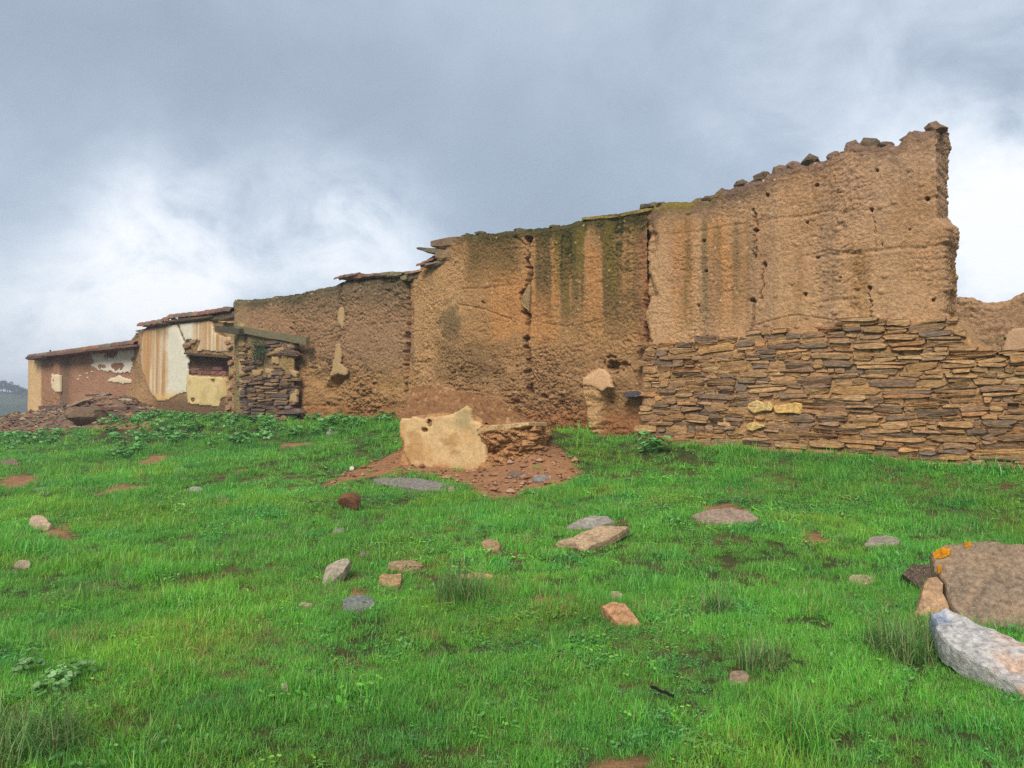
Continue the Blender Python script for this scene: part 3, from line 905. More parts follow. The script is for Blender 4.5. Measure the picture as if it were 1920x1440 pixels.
slabbox('coping_slab', 780, 835, (462, 466), (468, 484), -0.15, 0.55, M_ROCK, lin(112, 98, 74), w2, 1)
slabbox('coping_slab', 806, 868, (448, 440), (466, 466), -0.12, 0.5, M_ROCK, lin(120, 96, 70), w2, 2)
slabbox('coping_slab', 815, 868, (467, 468), (490, 486), -0.13, 0.5, M_ROCK, lin(140, 112, 80), w2, 3)
slabbox('coping_slab', 792, 850, (493, 486), (504, 494), -0.20, 0.45, M_ROCK, lin(106, 88, 66), w2, 4)
slabbox('coping_slab', 1092, 1160, (406, 402), (414, 409), -0.02, 0.5, M_ROCK, lin(132, 112, 52), w2, 5)
slabbox('coping_slab', 1150, 1224, (401, 388), (409, 399), -0.02, 0.5, M_ROCK, lin(124, 106, 54), w2, 6)
for (x, y, sw, sh) in [(1210, 388, 16, 9), (1228, 383, 14, 9), (900, 437, 16, 7), (975, 431, 18, 7), (1040, 424, 16, 7)]:
    yy = plan(u_at(x, -0.18), -0.18); k = yy[1] / F
    lump_stone('coping_stone', (yy[0], yy[1], float(z_at(yy[1], y + sh * .5)) - .03), (sw * k * 1.4, 0.3, sh * k * 1.5), M_ROCK, lin(92, 84, 62), parent=w2, rot=random.uniform(0, 3), sub=1)

def tile(parent, p, length, width, rot, col, tiltz=0.0, up=True):
    """one curved clay tile (half-barrel, with thickness)"""
    n = 6; V = []
    for e, sc in ((0, 1.0), (1, 0.86)):
        for r in (width / 2 * sc, width / 2 * sc - 0.018):
            for i in range(n + 1):
                a = math.pi * i / n
                V.append((-r * math.cos(a), (e - .5) * length, (r * math.sin(a) * 0.75) * (1 if up else -1)))
    V = np.array(V); m = n + 1
    Fc = []
    for i in range(n):
        Fc.append((i, i + 1, 2 * m + i + 1, 2 * m + i)); Fc.append((m + i + 1, m + i, 3 * m + i, 3 * m + i + 1))
        Fc.append((i + 1, i, m + i, m + i + 1)); Fc.append((2 * m + i, 2 * m + i + 1, 3 * m + i + 1, 3 * m + i))
    for a, b in ((0, m), (n, m + n)):
        Fc.append((a, b, b + 2 * m, a + 2 * m) if a == 0 else (b, a, a + 2 * m, b + 2 * m))
    R = np.array(Matrix.Rotation(rot, 3, 'Z') @ Matrix.Rotation(tiltz, 3, 'X'))
    V = V @ R.T + np.asarray(p)
    return mk('roof_tile', V, Fc, M_TILE, parent, None, np.tile(np.asarray(col), (len(V), 1)), smooth=False)
def tilecol():
    return lin(*random.choice([(132, 92, 72), (120, 84, 68), (140, 104, 80), (104, 84, 70), (112, 98, 80)])) * random.uniform(.85, 1.1)
WROT = math.atan2(DU[1], DU[0])

def plank_between(name, p0, p1, w, h, mat, col, parent=None, seed=0, wob=0.01, nseg=6):
    """rough timber with slightly wandering edges between two 3-D points"""
    rng = np.random.default_rng(seed)
    p0, p1 = np.asarray(p0, float), np.asarray(p1, float)
    d = (p1 - p0); L = np.linalg.norm(d); d /= L
    up = np.array([0, 0, 1.0]); sd = np.cross(d, up); sd /= np.linalg.norm(sd); up = np.cross(sd, d)
    V = []
    for i in range(nseg + 1):
        c = p0 + d * L * i / nseg + up * rng.uniform(-wob, wob)
        for a, b in ((-1, -1), (1, -1), (1, 1), (-1, 1)):
            V.append(c + sd * (a * w / 2 + rng.uniform(-wob, wob) * .5) + up * (b * h / 2 + rng.uniform(-wob, wob) * .5) + d * (rng.uniform(-3, 3) * wob if i in (0, nseg) else 0))
    Fc = []
    for i in range(nseg):
        for k in range(4):
            Fc.append((i * 4 + k, i * 4 + (k + 1) % 4, i * 4 + 4 + (k + 1) % 4, i * 4 + 4 + k))
    Fc += [(3, 2, 1, 0), tuple(nseg * 4 + k for k in range(4))]
    return mk(name, V, Fc, mat, parent, None, np.tile(np.asarray(col), (len(V), 1)))
def P3(px, py, off):
    u, z = uz(px, py, off); x, y = plan(u, off)
    return np.array([x, y, z])

# ================================================================== WALL 3 : brown wall with timber lintel and stone pier
O3 = -0.55
TOP3 = [(425, 566), (441, 563), (455, 563), (480, 563), (520, 556), (560, 550), (600, 540), (625, 535), (640, 527), (700, 521), (770, 516), (800, 512)]
CRK3 = [([(641, 535), (636, 575), (630, 600), (636, 640), (633, 655)], 3.2, .08), ([(767, 518), (764, 600), (759, 690), (763, 780)], 5, .28)]
path3 = [P(436, O3 - 0.8), P(440, O3), P(782, O3)]
def d3(PX, PY, S, Z, SEG):
    low = ss(650, 720, PY + 15 * fbm(S * 2, Z * 2, 3, 63))
    d = earth_relief(S * 0.9, Z * 0.9, 1.1, 60) * (0.9 + 0.9 * low)
    d = d + 0.06 * low * fbm(S * 2.0, Z * 4, 4, 64) - 0.12 * low * ss(560, 600, PX) * ss(760, 700, PX)
    cav = polydist(PX + 5 * fbm(S * 4, Z * 4, 2, 65), PY, [(612, 708), (640, 700), (648, 706), (632, 720), (624, 742), (605, 744), (603, 725)])
    d = d - 0.34 * ss(-1, 8, cav)
    d = d + holes(PX, PY, [(606, 758, 6, .15), (708, 700, 5, .1), (620, 628, 5, .08), (545, 616, 4, .08)]) + cracks(PX, PY, CRK3)
    return d
def c3(PX, PY, S, Z, SEG, dtop):
    n = fbm(S * 1.1, Z * 1.1, 4, 66); n2 = fbm(S * 6, Z * 6, 3, 67)
    col = np.empty(PX.shape + (3,)); col[:] = lin(154, 120, 88)
    col = mixc(col, lin(112, 96, 72), ss(600, 545, PY + 20 * n) * 0.8)
    col = mixc(col, lin(166, 126, 80), ss(655, 720, PY + 20 * n) * 0.85)
    col = mixc(col, lin(142, 96, 56), ss(735, 770, PY + 14 * n) * 0.6)
    col = mixc(col, lin(82, 76, 52), ss(0.35, 0.0, dtop + .2 * n) * 0.8)
    col = mixc(col, lin(132, 122, 82), ss(466, 450, PX) * ss(0.75, .5, PY / 900) * 0.8)
    f1, f2, cid = worley(S * 11, Z * 11, 68)
    col = mixc(col, lin(186, 152, 112), (cid > 0.93) * ss(0.34, 0.2, f1) * 0.7)
    return col * (1 + 0.12 * n2)[..., None]
w3 = build_wall('ruined_wall', path3, TOP3, 0.7, 0.021, d3, c3, seed=5, topjag=0.03, topcol=lin(86, 78, 60))
tag(w3, 'dark brown earth wall with a grey timber lintel across it and a stone pier at its left', 'wall', 'ruined farmhouse walls')
yel = lambda PX, PY, U, Z, sd: np.tile(lin(168, 138, 98), PX.shape + (1,)) * (1 + 0.12 * fbm(U * 5, Z * 5, 3, 3))[..., None]
patch('plaster_patch', [(634, 578), (641, 572), (646, 590), (643, 608), (640, 616), (632, 606), (631, 595)], O3, 0.025, yel, w3, rag=2.5, seed=70)
patch('plaster_patch', [(628, 645), (636, 645), (639, 660), (638, 680), (650, 692), (648, 705), (636, 702), (625, 704), (617, 706), (622, 690), (624, 670)], O3, 0.025, yel, w3, rag=2.5, seed=71)
# stone pier (left end of wall 3)
OP = O3 + 0.22
TOPP = [(430, 608), (446, 604), (470, 614), (520, 625), (556, 640), (570, 650)]
def dp(PX, PY, S, Z, SEG):
    return earth_relief(S, Z, 0.8, 80) * 0.7
def cp_(PX, PY, S, Z, SEG, dtop):
    n = fbm(S * 1.8, Z * 1.8, 4, 81)
    col = np.empty(PX.shape + (3,)); col[:] = lin(152, 124, 82)
    col = mixc(col, lin(116, 92, 66), ss(690, 720, PY) * 0.9)
    col = mixc(col, lin(140, 130, 86), ss(458, 445, PX) * 0.8)
    col = mixc(col, lin(124, 100, 76), ss(0, .4, n) * 0.5)
    return col
pier = build_wall('pier', [P(441, OP - 0.3), P(444, OP), P(552, OP), P(556, OP - 0.3)], TOPP, 0.35, 0.03, dp, cp_, parent=w3, seed=6)
def inside_pier(ppx, ppy, cu, cz):
    x, y = plan(cu, OP)
    if not (450 < ppx < 552) or cz < float(ground(x, y)) - 0.1: return False
    if ppy < 640: return False
    if ppy < 700: return random.random() < 0.35
    return True
def palp(ppx, ppy, rng):
    return lin(*random.choice([(96, 82, 76), (104, 86, 72), (112, 94, 78), (124, 102, 78), (88, 78, 80), (140, 112, 78)])) * rng.uniform(.85, 1.1)
lay_stones(w3, inside_pier, u_at(556, OP), u_at(446, OP), 0.9, 3.3, OP, np.random.default_rng(5), palp, hmin=0.09, hmax=0.2, lmin=0.3, lmax=1.1, limit=120, proud=(0.03, 0.10), gap=0.02)
for i, pl in enumerate([[(446, 610), (456, 606), (458, 690), (455, 740), (447, 742)], [(530, 642), (549, 640), (549, 660), (524, 662), (505, 672), (503, 662)], [(494, 690), (530, 694), (532, 708), (500, 710)],
                        [(538, 690), (556, 694), (554, 708), (545, 706)], [(546, 722), (556, 724), (554, 756), (541, 754)], [(506, 668), (522, 668), (520, 684), (508, 682)], [(470, 690), (490, 694), (486, 706), (472, 704)]]):
    patch('plaster_patch', pl, OP, 0.025, yel, w3, rag=2.0, seed=90 + i, proud=0.05, thick=0.09)
# timber lintel: dark block end and the long grey plank
lintel = plank_between('lintel', P3(442, 616, OP + 0.08), P3(577, 640, OP + 0.06), 0.12, 0.19, M_WOOD, lin(112, 102, 78), w3, 3, wob=0.012)
plank_between('lintel', P3(411, 618, OP + 0.16), P3(458, 623, OP + 0.12), 0.30, 0.18, M_WOOD, lin(78, 72, 58), w3, 4, wob=0.02)['label'] = 'dark squared end of the lintel jutting out'
# slabs and tiles left on the top of wall 3
for i, (a, b, t0, t1, h, cl) in enumerate([(636, 676, 515, 511, 10, (150, 98, 78)), (640, 690, 519, 514, 7, (120, 88, 72)), (676, 718, 513, 511, 8, (118, 96, 78)), (714, 752, 509, 508, 11, (124, 112, 84)), (750, 782, 516, 511, 12, (128, 116, 82)), (752, 790, 509, 506, 5, (112, 94, 78))]):
    slabbox('roof_tile', a, b, (t0, t1), (t0 + h, t1 + h), O3 + 0.08, 0.5, M_TILE, lin(*cl), w3, 10 + i)
for i, (x, y) in enumerate([(640, 522), (652, 520), (664, 518), (776, 513), (786, 511), (798, 497), (806, 492), (815, 496)]):
    tile(w2 if x > 795 else w3, P3(x, y, O3 + 0.05 if x < 795 else -0.25) , 0.42, 0.2, WROT + math.pi / 2 + random.uniform(-.15, .15), tilecol(), 0.1)

# ================================================================== WALL 4 : plastered wall with blocked window
O4 = -0.95
TOP4 = [(240, 640), (252, 628), (262, 618), (275, 612), (300, 607), (330, 600), (360, 596), (400, 592), (430, 584), (450, 580)]
path4 = [P(244, O4 - 0.9), P(262, O4 - 0.05), P(275, O4), P(450, O4)]
WIN = [(353, 664), (428, 670), (425, 705), (352, 702)]
def d4(PX, PY, S, Z, SEG):
    d = earth_relief(S * .8, Z * .8, 1.0, 100)
    d = d + 0.30 * ss(700, 785, PY) * ss(285, 255, PX)           # flared foot of the left edge
    d = d - 0.30 * ss(-2, 2, polydist(PX, PY, WIN))
    d = d + cracks(PX, PY, [([(331, 608), (341, 632), (345, 655)], 1.6, .06)])
    return d
def c4(PX, PY, S, Z, SEG, dtop):
    n = fbm(S * 1.1, Z * 1.1, 4, 106); n2 = fbm(S * 5, Z * 5, 3, 107)
    col = np.empty(PX.shape + (3,)); col[:] = lin(150, 118, 80)
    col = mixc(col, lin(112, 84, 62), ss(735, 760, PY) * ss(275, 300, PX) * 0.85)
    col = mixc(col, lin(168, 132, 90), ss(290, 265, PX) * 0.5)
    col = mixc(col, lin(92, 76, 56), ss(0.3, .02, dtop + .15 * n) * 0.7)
    col = mixc(col, lin(112, 84, 66), ss(-2, 2, polydist(PX, PY, WIN)))
    col = mixc(col, lin(172, 146, 106), ss(420, 432, PX) * .7)
    return col * (1 + 0.12 * n2)[..., None]
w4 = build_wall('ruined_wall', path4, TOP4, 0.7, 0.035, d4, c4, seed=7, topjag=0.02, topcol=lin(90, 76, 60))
tag(w4, 'stained white plastered wall with a blocked window and tiles along its eave', 'wall', 'ruined farmhouse walls')
def cpl(PX, PY, U, Z, sd):
    n = fbm(U * 2.5, Z * 2.5, 4, 111)
    st = fbm(U * 6, Z * 0.25, 3, 112)
    col = np.empty(PX.shape + (3,)); col[:] = lin(206, 198, 176)
    brown = ss(318, 306, PX + 5 * n) + ss(358, 372, PX + 4 * n) * ss(668, 655, PY)
    col = mixc(col, lin(176, 132, 84), brown * (0.55 + 0.45 * ss(-.5, .3, st)))
    col = mixc(col, lin(216, 196, 160), brown * ss(.15, .4, fbm(U * 9, Z * .3, 2, 113)) * .7)
    col = mixc(col, lin(100, 88, 66), ss(640, 606, PY + 8 * n) * ss(320, 306, PX) * 0.75)
    col = mixc(col, lin(206, 170, 104), ss(728, 748, PY + 6 * n) * 0.8)
    return col * (1 + .06 * n)[..., None]
patch('plaster_patch', [(268, 618), (300, 610), (318, 608), (331, 607), (340, 632), (345, 645), (344, 660), (352, 665), (352, 700), (348, 736), (330, 742), (315, 751), (296, 753), (284, 742), (276, 727), (270, 708), (263, 692), (264, 655)], O4, 0.035, cpl, w4, rag=1.6, seed=110)
patch('plaster_patch', [(333, 607), (362, 603), (395, 600), (402, 622), (420, 631), (432, 632), (429, 660), (400, 661), (384, 658), (366, 661), (374, 640), (358, 638), (346, 640)], O4, 0.035, cpl, w4, rag=1.4, seed=115)
def cyel(PX, PY, U, Z, sd):
    n = fbm(U * 4, Z * 4, 4, 121)
    col = np.empty(PX.shape + (3,)); col[:] = lin(202, 178, 124)
    col = mixc(col, lin(190, 146, 90), ss(412, 424, PX) * .7)
    col = mixc(col, lin(176, 150, 100), ss(.0, .4, n) * .6)
    return col
patch('plaster_patch', [(350, 703), (424, 707), (425, 744), (413, 750), (410, 764), (350, 758), (348, 735)], O4, 0.035, cyel, w4, rag=1.6, seed=120, holes_=[(360, 750, 4, 2), (398, 714, 3, 1.5)])
plank_between('window_lintel', P3(350, 663, O4 + .03), P3(432, 670, O4 + .03), 0.2, 0.06, M_WOOD, lin(84, 72, 58), w4, 6)
# bricks closing the lower part of the window
for i, (a, b, y0, y1, cl) in enumerate([(354, 366, 694, 702, (122, 84, 72)), (367, 378, 695, 703, (128, 90, 78)), (379, 394, 697, 703, (118, 80, 70)), (395, 410, 695, 704, (130, 86, 74)), (410, 423, 696, 705, (132, 92, 80)), (398, 416, 687, 696, (110, 74, 72)), (355, 372, 690, 695, (120, 96, 80))]):
    slabbox('brick', a, b, (y0, y0 + .5), (y1, y1 + .5), O4 - 0.12, 0.16, M_TILE, lin(*cl), w4, 30 + i, n=4)
# rubble stones by the right jamb and above the window
for i, (x, y, w_, h_) in enumerate([(432, 650, 9, 8), (434, 680, 9, 9), (433, 705, 9, 8), (432, 725, 8, 8), (431, 745, 9, 9), (430, 765, 10, 10), (352, 648, 14, 8), (364, 640, 12, 8), (428, 642, 9, 6)]):
    ua, za = uz(x + w_ / 2, y + h_ / 2, O4); ub, zb = uz(x - w_ / 2, y - h_ / 2, O4)
    V, Fc = stone_mesh(ua, ub, za, zb, 0.07, O4, rs, roundish=.5)
    mk('stone', V, Fc, M_ROCK, w4, None, np.tile(lin(*random.choice([(172, 140, 100), (160, 120, 88), (150, 124, 92)])), (len(V), 1)))
# tiled eave of wall 4
def eave(parent, pts, off, n, over=0.18, seedcol=0):
    (xa, ya), (xb, yb) = pts[0], pts[-1]
    for i in range(n):
        t = (i + .5) / n
        x = xa + (xb - xa) * t
        y = np.interp(x, [p for p, _ in pts], [q for _, q in pts])
        p = P3(x, y + 3.5, off + over - 0.18)
        tile(parent, p, 0.5, abs(u_at(xa, off) - u_at(xb, off)) / n * 1.12, WROT + math.pi / 2 + random.uniform(-.06, .06), tilecol(), -0.06 + random.uniform(-.03, .03))
eave(w4, [(268, 610), (312, 603), (330, 594), (390, 588), (438, 580)], O4, 15)
slabbox('eave_board', 266, 314, (610, 603), (614, 608), O4 + 0.16, 0.5, M_WOOD, lin(110, 80, 66), w4, 40)
slabbox('eave_board', 311, 396, (600, 590), (606, 597), O4 + 0.16, 0.5, M_WOOD, lin(104, 84, 68), w4, 41)
slabbox('eave_board', 394, 442, (592, 581), (604, 598), O4 + 0.10, 0.5, M_WOOD, lin(98, 84, 66), w4, 42)
slabbox('eave_board', 407, 440, (602, 602), (605, 606), O4 + 0.2, 0.3, M_WOOD, lin(168, 140, 96), w4, 43)
for k, yy in enumerate((617, 622, 627)):
    slabbox('coping_slab', 253 + 0 * k, 275 - 3 * k, (yy + 2, yy - 2), (yy + 6, yy + 3), O4 - 0.2, 0.5, M_ROCK, lin(116, 98, 74), w4, 45 + k)

# ================================================================== WALL 5 : lowest far wall
O5 = -1.55
TOP5 = [(40, 676), (60, 671), (120, 664), (180, 657), (255, 648), (275, 646)]
path5 = [P(52, O5 - 0.6), P(57, O5 + 0.22), P(76, O5 + 0.27), P(108, O5 + 0.2), P(122, O5 + 0.02), P(268, O5)]
def d5(PX, PY, S, Z, SEG):
    a = np.where((PX > 78) & (PX < 116), 1.0, 0.35)
    d = earth_relief(S * .7, Z * .7, 1.0, 130) * a
    d = d + 0.04 * ss(750, 775, PY) * fbm(S * 3, Z * 3, 3, 132)
    return d + holes(PX, PY, [(205, 664, 6, .12)])
def c5(PX, PY, S, Z, SEG, dtop):
    n = fbm(S * 0.9, Z * 0.9, 4, 136); n2 = fbm(S * 5, Z * 5, 3, 137)
    col = np.empty(PX.shape + (3,)); col[:] = lin(164, 122, 94)
    col = mixc(col, lin(150, 110, 84), ss(-.1, .4, n) * .6)
    col = mixc(col, lin(160, 124, 90), ss(740, 765, PY) * .5)
    pl = ss(116, 112, PX)
    col = mixc(col, lin(156, 116, 86), pl)
    col = mixc(col, lin(206, 172, 124), ss(79, 75, PX) * .95)  # pale plaster strip, with the pillar's lit left face put into its colour
    col = mixc(col, lin(98, 82, 64), ss(110, 114, PX) * ss(140, 126, PX + 3 * n) * .65)  # shadow of the recess beside the pillar, painted as a dark strip
    col = mixc(col, lin(112, 90, 66), ss(0.3, .05, dtop) * ss(135, 120, PX) * .5)
    return col * (1 + .10 * n2)[..., None]
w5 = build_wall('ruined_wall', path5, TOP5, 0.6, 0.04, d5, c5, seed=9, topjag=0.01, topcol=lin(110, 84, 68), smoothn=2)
tag(w5, 'lowest far wall in brown mud with flaking white plaster under a thin tiled roof edge', 'wall', 'ruined farmhouse walls')
wht = lambda PX, PY, U, Z, sd: np.tile(lin(214, 204, 184), PX.shape + (1,)) * (1 + 0.08 * fbm(U * 5, Z * 5, 3, 3))[..., None]
wht2 = lambda PX, PY, U, Z, sd: np.tile(lin(210, 190, 156), PX.shape + (1,)) * (1 + 0.08 * fbm(U * 5, Z * 5, 3, 3))[..., None]
patch('plaster_patch', [(169, 662), (201, 656), (254, 648), (251, 676), (243, 699), (226, 702), (208, 698), (199, 697), (185, 695), (168, 686), (175, 678)], O5, 0.04, wht, w5, rag=2.2, seed=140,
      holes_=[(208, 663, 10, 11), (221, 687, 11, 6), (190, 688, 7, 3), (250, 674, 5, 4)], proud=.03)
patch('plaster_patch', [(199, 716), (206, 708), (214, 706), (225, 703), (234, 708), (246, 712), (245, 719), (228, 721), (214, 718)], O5, 0.04, wht2, w5, rag=1.4, seed=141, proud=.03)
for i, (x, y) in enumerate([(171, 697), (161, 700), (149, 705), (145, 711), (163, 708)]):
    patch('plaster_patch', [(x - 3, y - 1.5), (x + 3, y - 2), (x + 3.2, y + 1.5), (x - 2.5, y + 2)], O5, 0.03, wht2, w5, rag=.6, seed=150 + i, proud=.03)
patch('plaster_patch', [(95, 700), (111, 702), (111, 736), (103, 737), (94, 726)], O5 + .2, 0.04, wht2, w5, rag=.6, seed=160, proud=.03, thick=.12)
slabbox('eave_board', 47, 76, (668, 665), (676, 673), O5 + 0.75, 0.7, M_WOOD, lin(92, 74, 70), w5, 50, n=4)
slabbox('eave_board', 74, 256, (666, 644), (671, 651), O5 + 0.62, 0.9, M_WOOD, lin(112, 84, 70), w5, 51, n=14)
eave(w5, [(60, 668), (256, 642)], O5, 26, over=0.55)
plank_between('roof_spike', P3(95, 664, O5 + .2), P3(94, 657, O5 + .2), 0.06, 0.06, M_WOOD, lin(60, 60, 60), w5, 9, nseg=2)
plank_between('post', P3(112, 736, O5 + .62), P3(119, 756, O5 + .62), 0.05, 0.05, M_WOOD, lin(104, 92, 80), w5, 12, nseg=2)

# ================================================================== WALL 0 : wall behind at the far right
O0 = -3.4
TOP0 = [(1760, 560), (1800, 560), (1830, 563), (1870, 566), (1895, 560), (1920, 551), (1980, 534), (2140, 520)]
def d0(PX, PY, S, Z, SEG): return earth_relief(S, Z, 1.0, 170)
def c0(PX, PY, S, Z, SEG, dtop):
    n = fbm(S * 1.3, Z * 1.3, 4, 176)
    col = np.empty(PX.shape + (3,)); col[:] = lin(174, 138, 102)
    col = mixc(col, lin(154, 120, 86), ss(0, .4, n) * .6)
    col = mixc(col, lin(110, 106, 66), ss(.15, .5, fbm(S * 3, Z * 3, 3, 177)) * ss(610, 650, PY) * .5)
    return col
w0 = build_wall('ruined_wall', [P(1770, O0), P(2160, O0)], TOP0, 0.6, 0.03, d0, c0, seed=12, topjag=0.03)
tag(w0, 'low brown earth wall seen behind the stone base beyond the tall wall end', 'wall', 'ruined farmhouse walls')
patch('plaster_patch', [(1884, 625), (1900, 614), (1960, 610), (1970, 690), (1876, 680), (1878, 650)], O0, 0.03, lambda PX, PY, U, Z, sd: np.tile(lin(184, 148, 114), PX.shape + (1,)), w0, rag=4, seed=178, proud=0.04)

# ================================================================== STUB : broken cross wall in front
OS = 2.55
FLp, FRp = P(752, OS), P(908, OS)
BLp, BRp = P(772, -0.3), P(1034, 0.2)
MDp = P(1000, 2.30)
TOPF = [(740, 790), (752, 786), (775, 781), (800, 778), (850, 776), (872, 772), (890, 786), (908, 796), (940, 800), (1000, 800), (1020, 802)]
def dS(PX, PY, S, Z, SEG):
    d = earth_relief(S, Z, 1.0, 200)
    r = SEG >= 2
    d = np.where(r, d * 2.0 + 0.09 * fbm(S * 3.2, Z * 5, 4, 204) + 0.15 + 0.10 * ss(840, 890, PY), d * .8)
    d = d - np.where(r, 0.10 * ss(835, 848, PY) * ss(876, 858, PY) * ss(960, 930, PX) * (.6 + .8 * vn(S * 3, Z * 3, 8)), 0) + np.where(r, .05 * fbm(S * 7, Z * 9, 3, 205), 0)
    d = d + np.where(SEG == 1, 0.10 * ss(855, 890, PY), 0)
    return d
def cS(PX, PY, S, Z, SEG, dtop):
    n = fbm(S * 1.6, Z * 1.6, 4, 206); n2 = fbm(S * 7, Z * 7, 3, 207)
    col = np.empty(PX.shape + (3,)); col[:] = lin(184, 136, 88)
    col = mixc(col, lin(160, 114, 72), ss(850, 890, PY) * .8)
    col = np.where((SEG >= 2)[..., None], mixc(col, lin(176, 128, 84), ss(-.4, .4, n) * .8), col)
    return col * (1 + .1 * n2)[..., None]
stub = build_wall('broken_wall', [BLp, FLp, FRp, MDp, BRp], TOPF, 0.2, 0.022, dS, cS, seed=21, topjag=0.02, smoothn=3)
tag(stub, 'low broken cross wall with cream plaster on its front, jutting from the cracked wall', 'wall')
# its sloping top of washed earth
na, nb = 170, 170
ta = np.linspace(0, 1, na)[None, :]; tb = np.linspace(0, 1, nb)[:, None]
tb1 = tb[:, 0]
LF = np.linalg.norm(FRp - FLp); LM = np.linalg.norm(MDp - FRp); kf = LF / (LF + LM); ta1 = ta[0]
fr_ = np.where((ta1 < kf)[:, None], FLp + (FRp - FLp) * (ta1 / kf)[:, None], FRp + (MDp - FRp) * ((ta1 - kf) / (1 - kf))[:, None])
bk_ = BLp + (BRp - BLp) * ta1[:, None]
Pm = fr_[None] * (1 - tb[..., None]) + bk_[None] * tb[..., None]
lp = Pm[:, 0]; rp = Pm[:, -1]
zl = z_at(lp[:, 1], 784 + (726 - 784) * tb1 ** .8); zr = z_at(rp[:, 1], np.interp(tb1, [0, 1], [795, 812]))
back = BLp[None] + (BRp - BLp)[None] * ta[0][:, None]
bpx = proj(back[:, 0], back[:, 1], np.full(na, EYE))[0]
zb_ = z_at(back[:, 1], np.interp(bpx, [770, 815, 860, 920, 960, 1000, 1036], [724, 726, 732, 754, 772, 792, 812]))
Zm = zl[:, None] * (1 - ta) + zr[:, None] * ta
Zm = Zm + (zb_[None] - Zm[-1:]) * tb ** 1.1
Zm = Zm + 0.08 * np.sin(math.pi * ta) * np.sin(math.pi * tb) + 0.05 * fbm(Pm[..., 0] * 2.5, Pm[..., 1] * 2.5, 4, 208) + 0.05 * fbm(Pm[..., 0] * 8, Pm[..., 1] * 8, 5, 209, .65)
wf1, wf2, wc = worley(Pm[..., 0] * 7, Pm[..., 1] * 5, 219)
Zm = Zm + .05 * (wc > .62) * ss(.45, .15, wf1)
ov = np.array([NU[0], NU[1]]) * 0.03
Pm = Pm + ov[None, None] * (1 - tb[..., None])
edge = np.minimum(ss(0, .06, ta), ss(1, .94, ta)); edge = edge * ss(0, .05, tb)
Zm = Zm - 0.05 * (1 - edge)
cm = np.empty(Zm.shape + (3,)); cm[:] = lin(152, 110, 70)
cm = mixc(cm, lin(190, 150, 110), .7 * (wc > .8) * ss(.4, .2, wf1))
cm = mixc(cm, lin(134, 94, 60), ss(-.2, .4, fbm(Pm[..., 0] * 2, Pm[..., 1] * 2, 3, 210)))
mk('earth_top', np.stack([Pm[..., 0], Pm[..., 1], Zm], -1).reshape(-1, 3), gridfaces(nb, na), M_EARTH, stub, None, cm.reshape(-1, 3), smooth=False)
def cst(PX, PY, U, Z, sd):
    n = fbm(U * 3, Z * 3, 4, 211); n2 = fbm(U * 9, Z * 9, 3, 212)
    col = np.empty(PX.shape + (3,)); col[:] = lin(202, 168, 120)
    col = mixc(col, lin(188, 144, 90), ss(0, .4, n) * .6)
    col = mixc(col, lin(176, 132, 84), .7 * ss(.1, .35, fbm(U * 2.2 + 4, Z * 5, 4, 214)))
    col = mixc(col, lin(166, 146, 104), ss(1.0, .4, np.hypot((PX - 868) / 22, (PY - 785) / 30)) * .8)
    col = mixc(col, lin(164, 114, 70), ss(862, 892, PY + 10 * n) * .85)
    return col * (1 + .07 * n2)[..., None]
patch('plaster_face', [(748, 792), (752, 784), (772, 781), (792, 786), (800, 784), (825, 779), (848, 776), (862, 768), (873, 761), (881, 768), (884, 786), (898, 792), (906, 800), (909, 845), (908, 884), (890, 890), (850, 888), (800, 882), (768, 872), (757, 848), (756, 828), (749, 818)],
      OS, 0.018, cst, stub, proud=0.085, thick=0.08, rag=3.5, seed=213, rel=0.014, holes_=[(803, 793, 5, 8), (795, 806, 5, 3)])
sl = slabbox('ledge_slab', 893, 992, (800, 791), (816, 801), 2.70, 0.5, M_ROCK, lin(184, 152, 106), stub, 60, off1=2.44, n=12)

# ================================================================== field stones
def ellipse_poly(cx, cy, w, h, n, rng, pw=0.75):
    a = np.linspace(0, 2 * math.pi, n, endpoint=False) + rng.uniform(-.2, .2, n)
    r = 1 + rng.uniform(-.18, .12, n)
    c, s = np.cos(a), np.sin(a)
    return [(cx + w / 2 * r_ * math.copysign(abs(c_) ** pw, c_), cy + h / 2 * r_ * math.copysign(abs(s_) ** pw, s_)) for c_, s_, r_ in zip(c, s, r)]

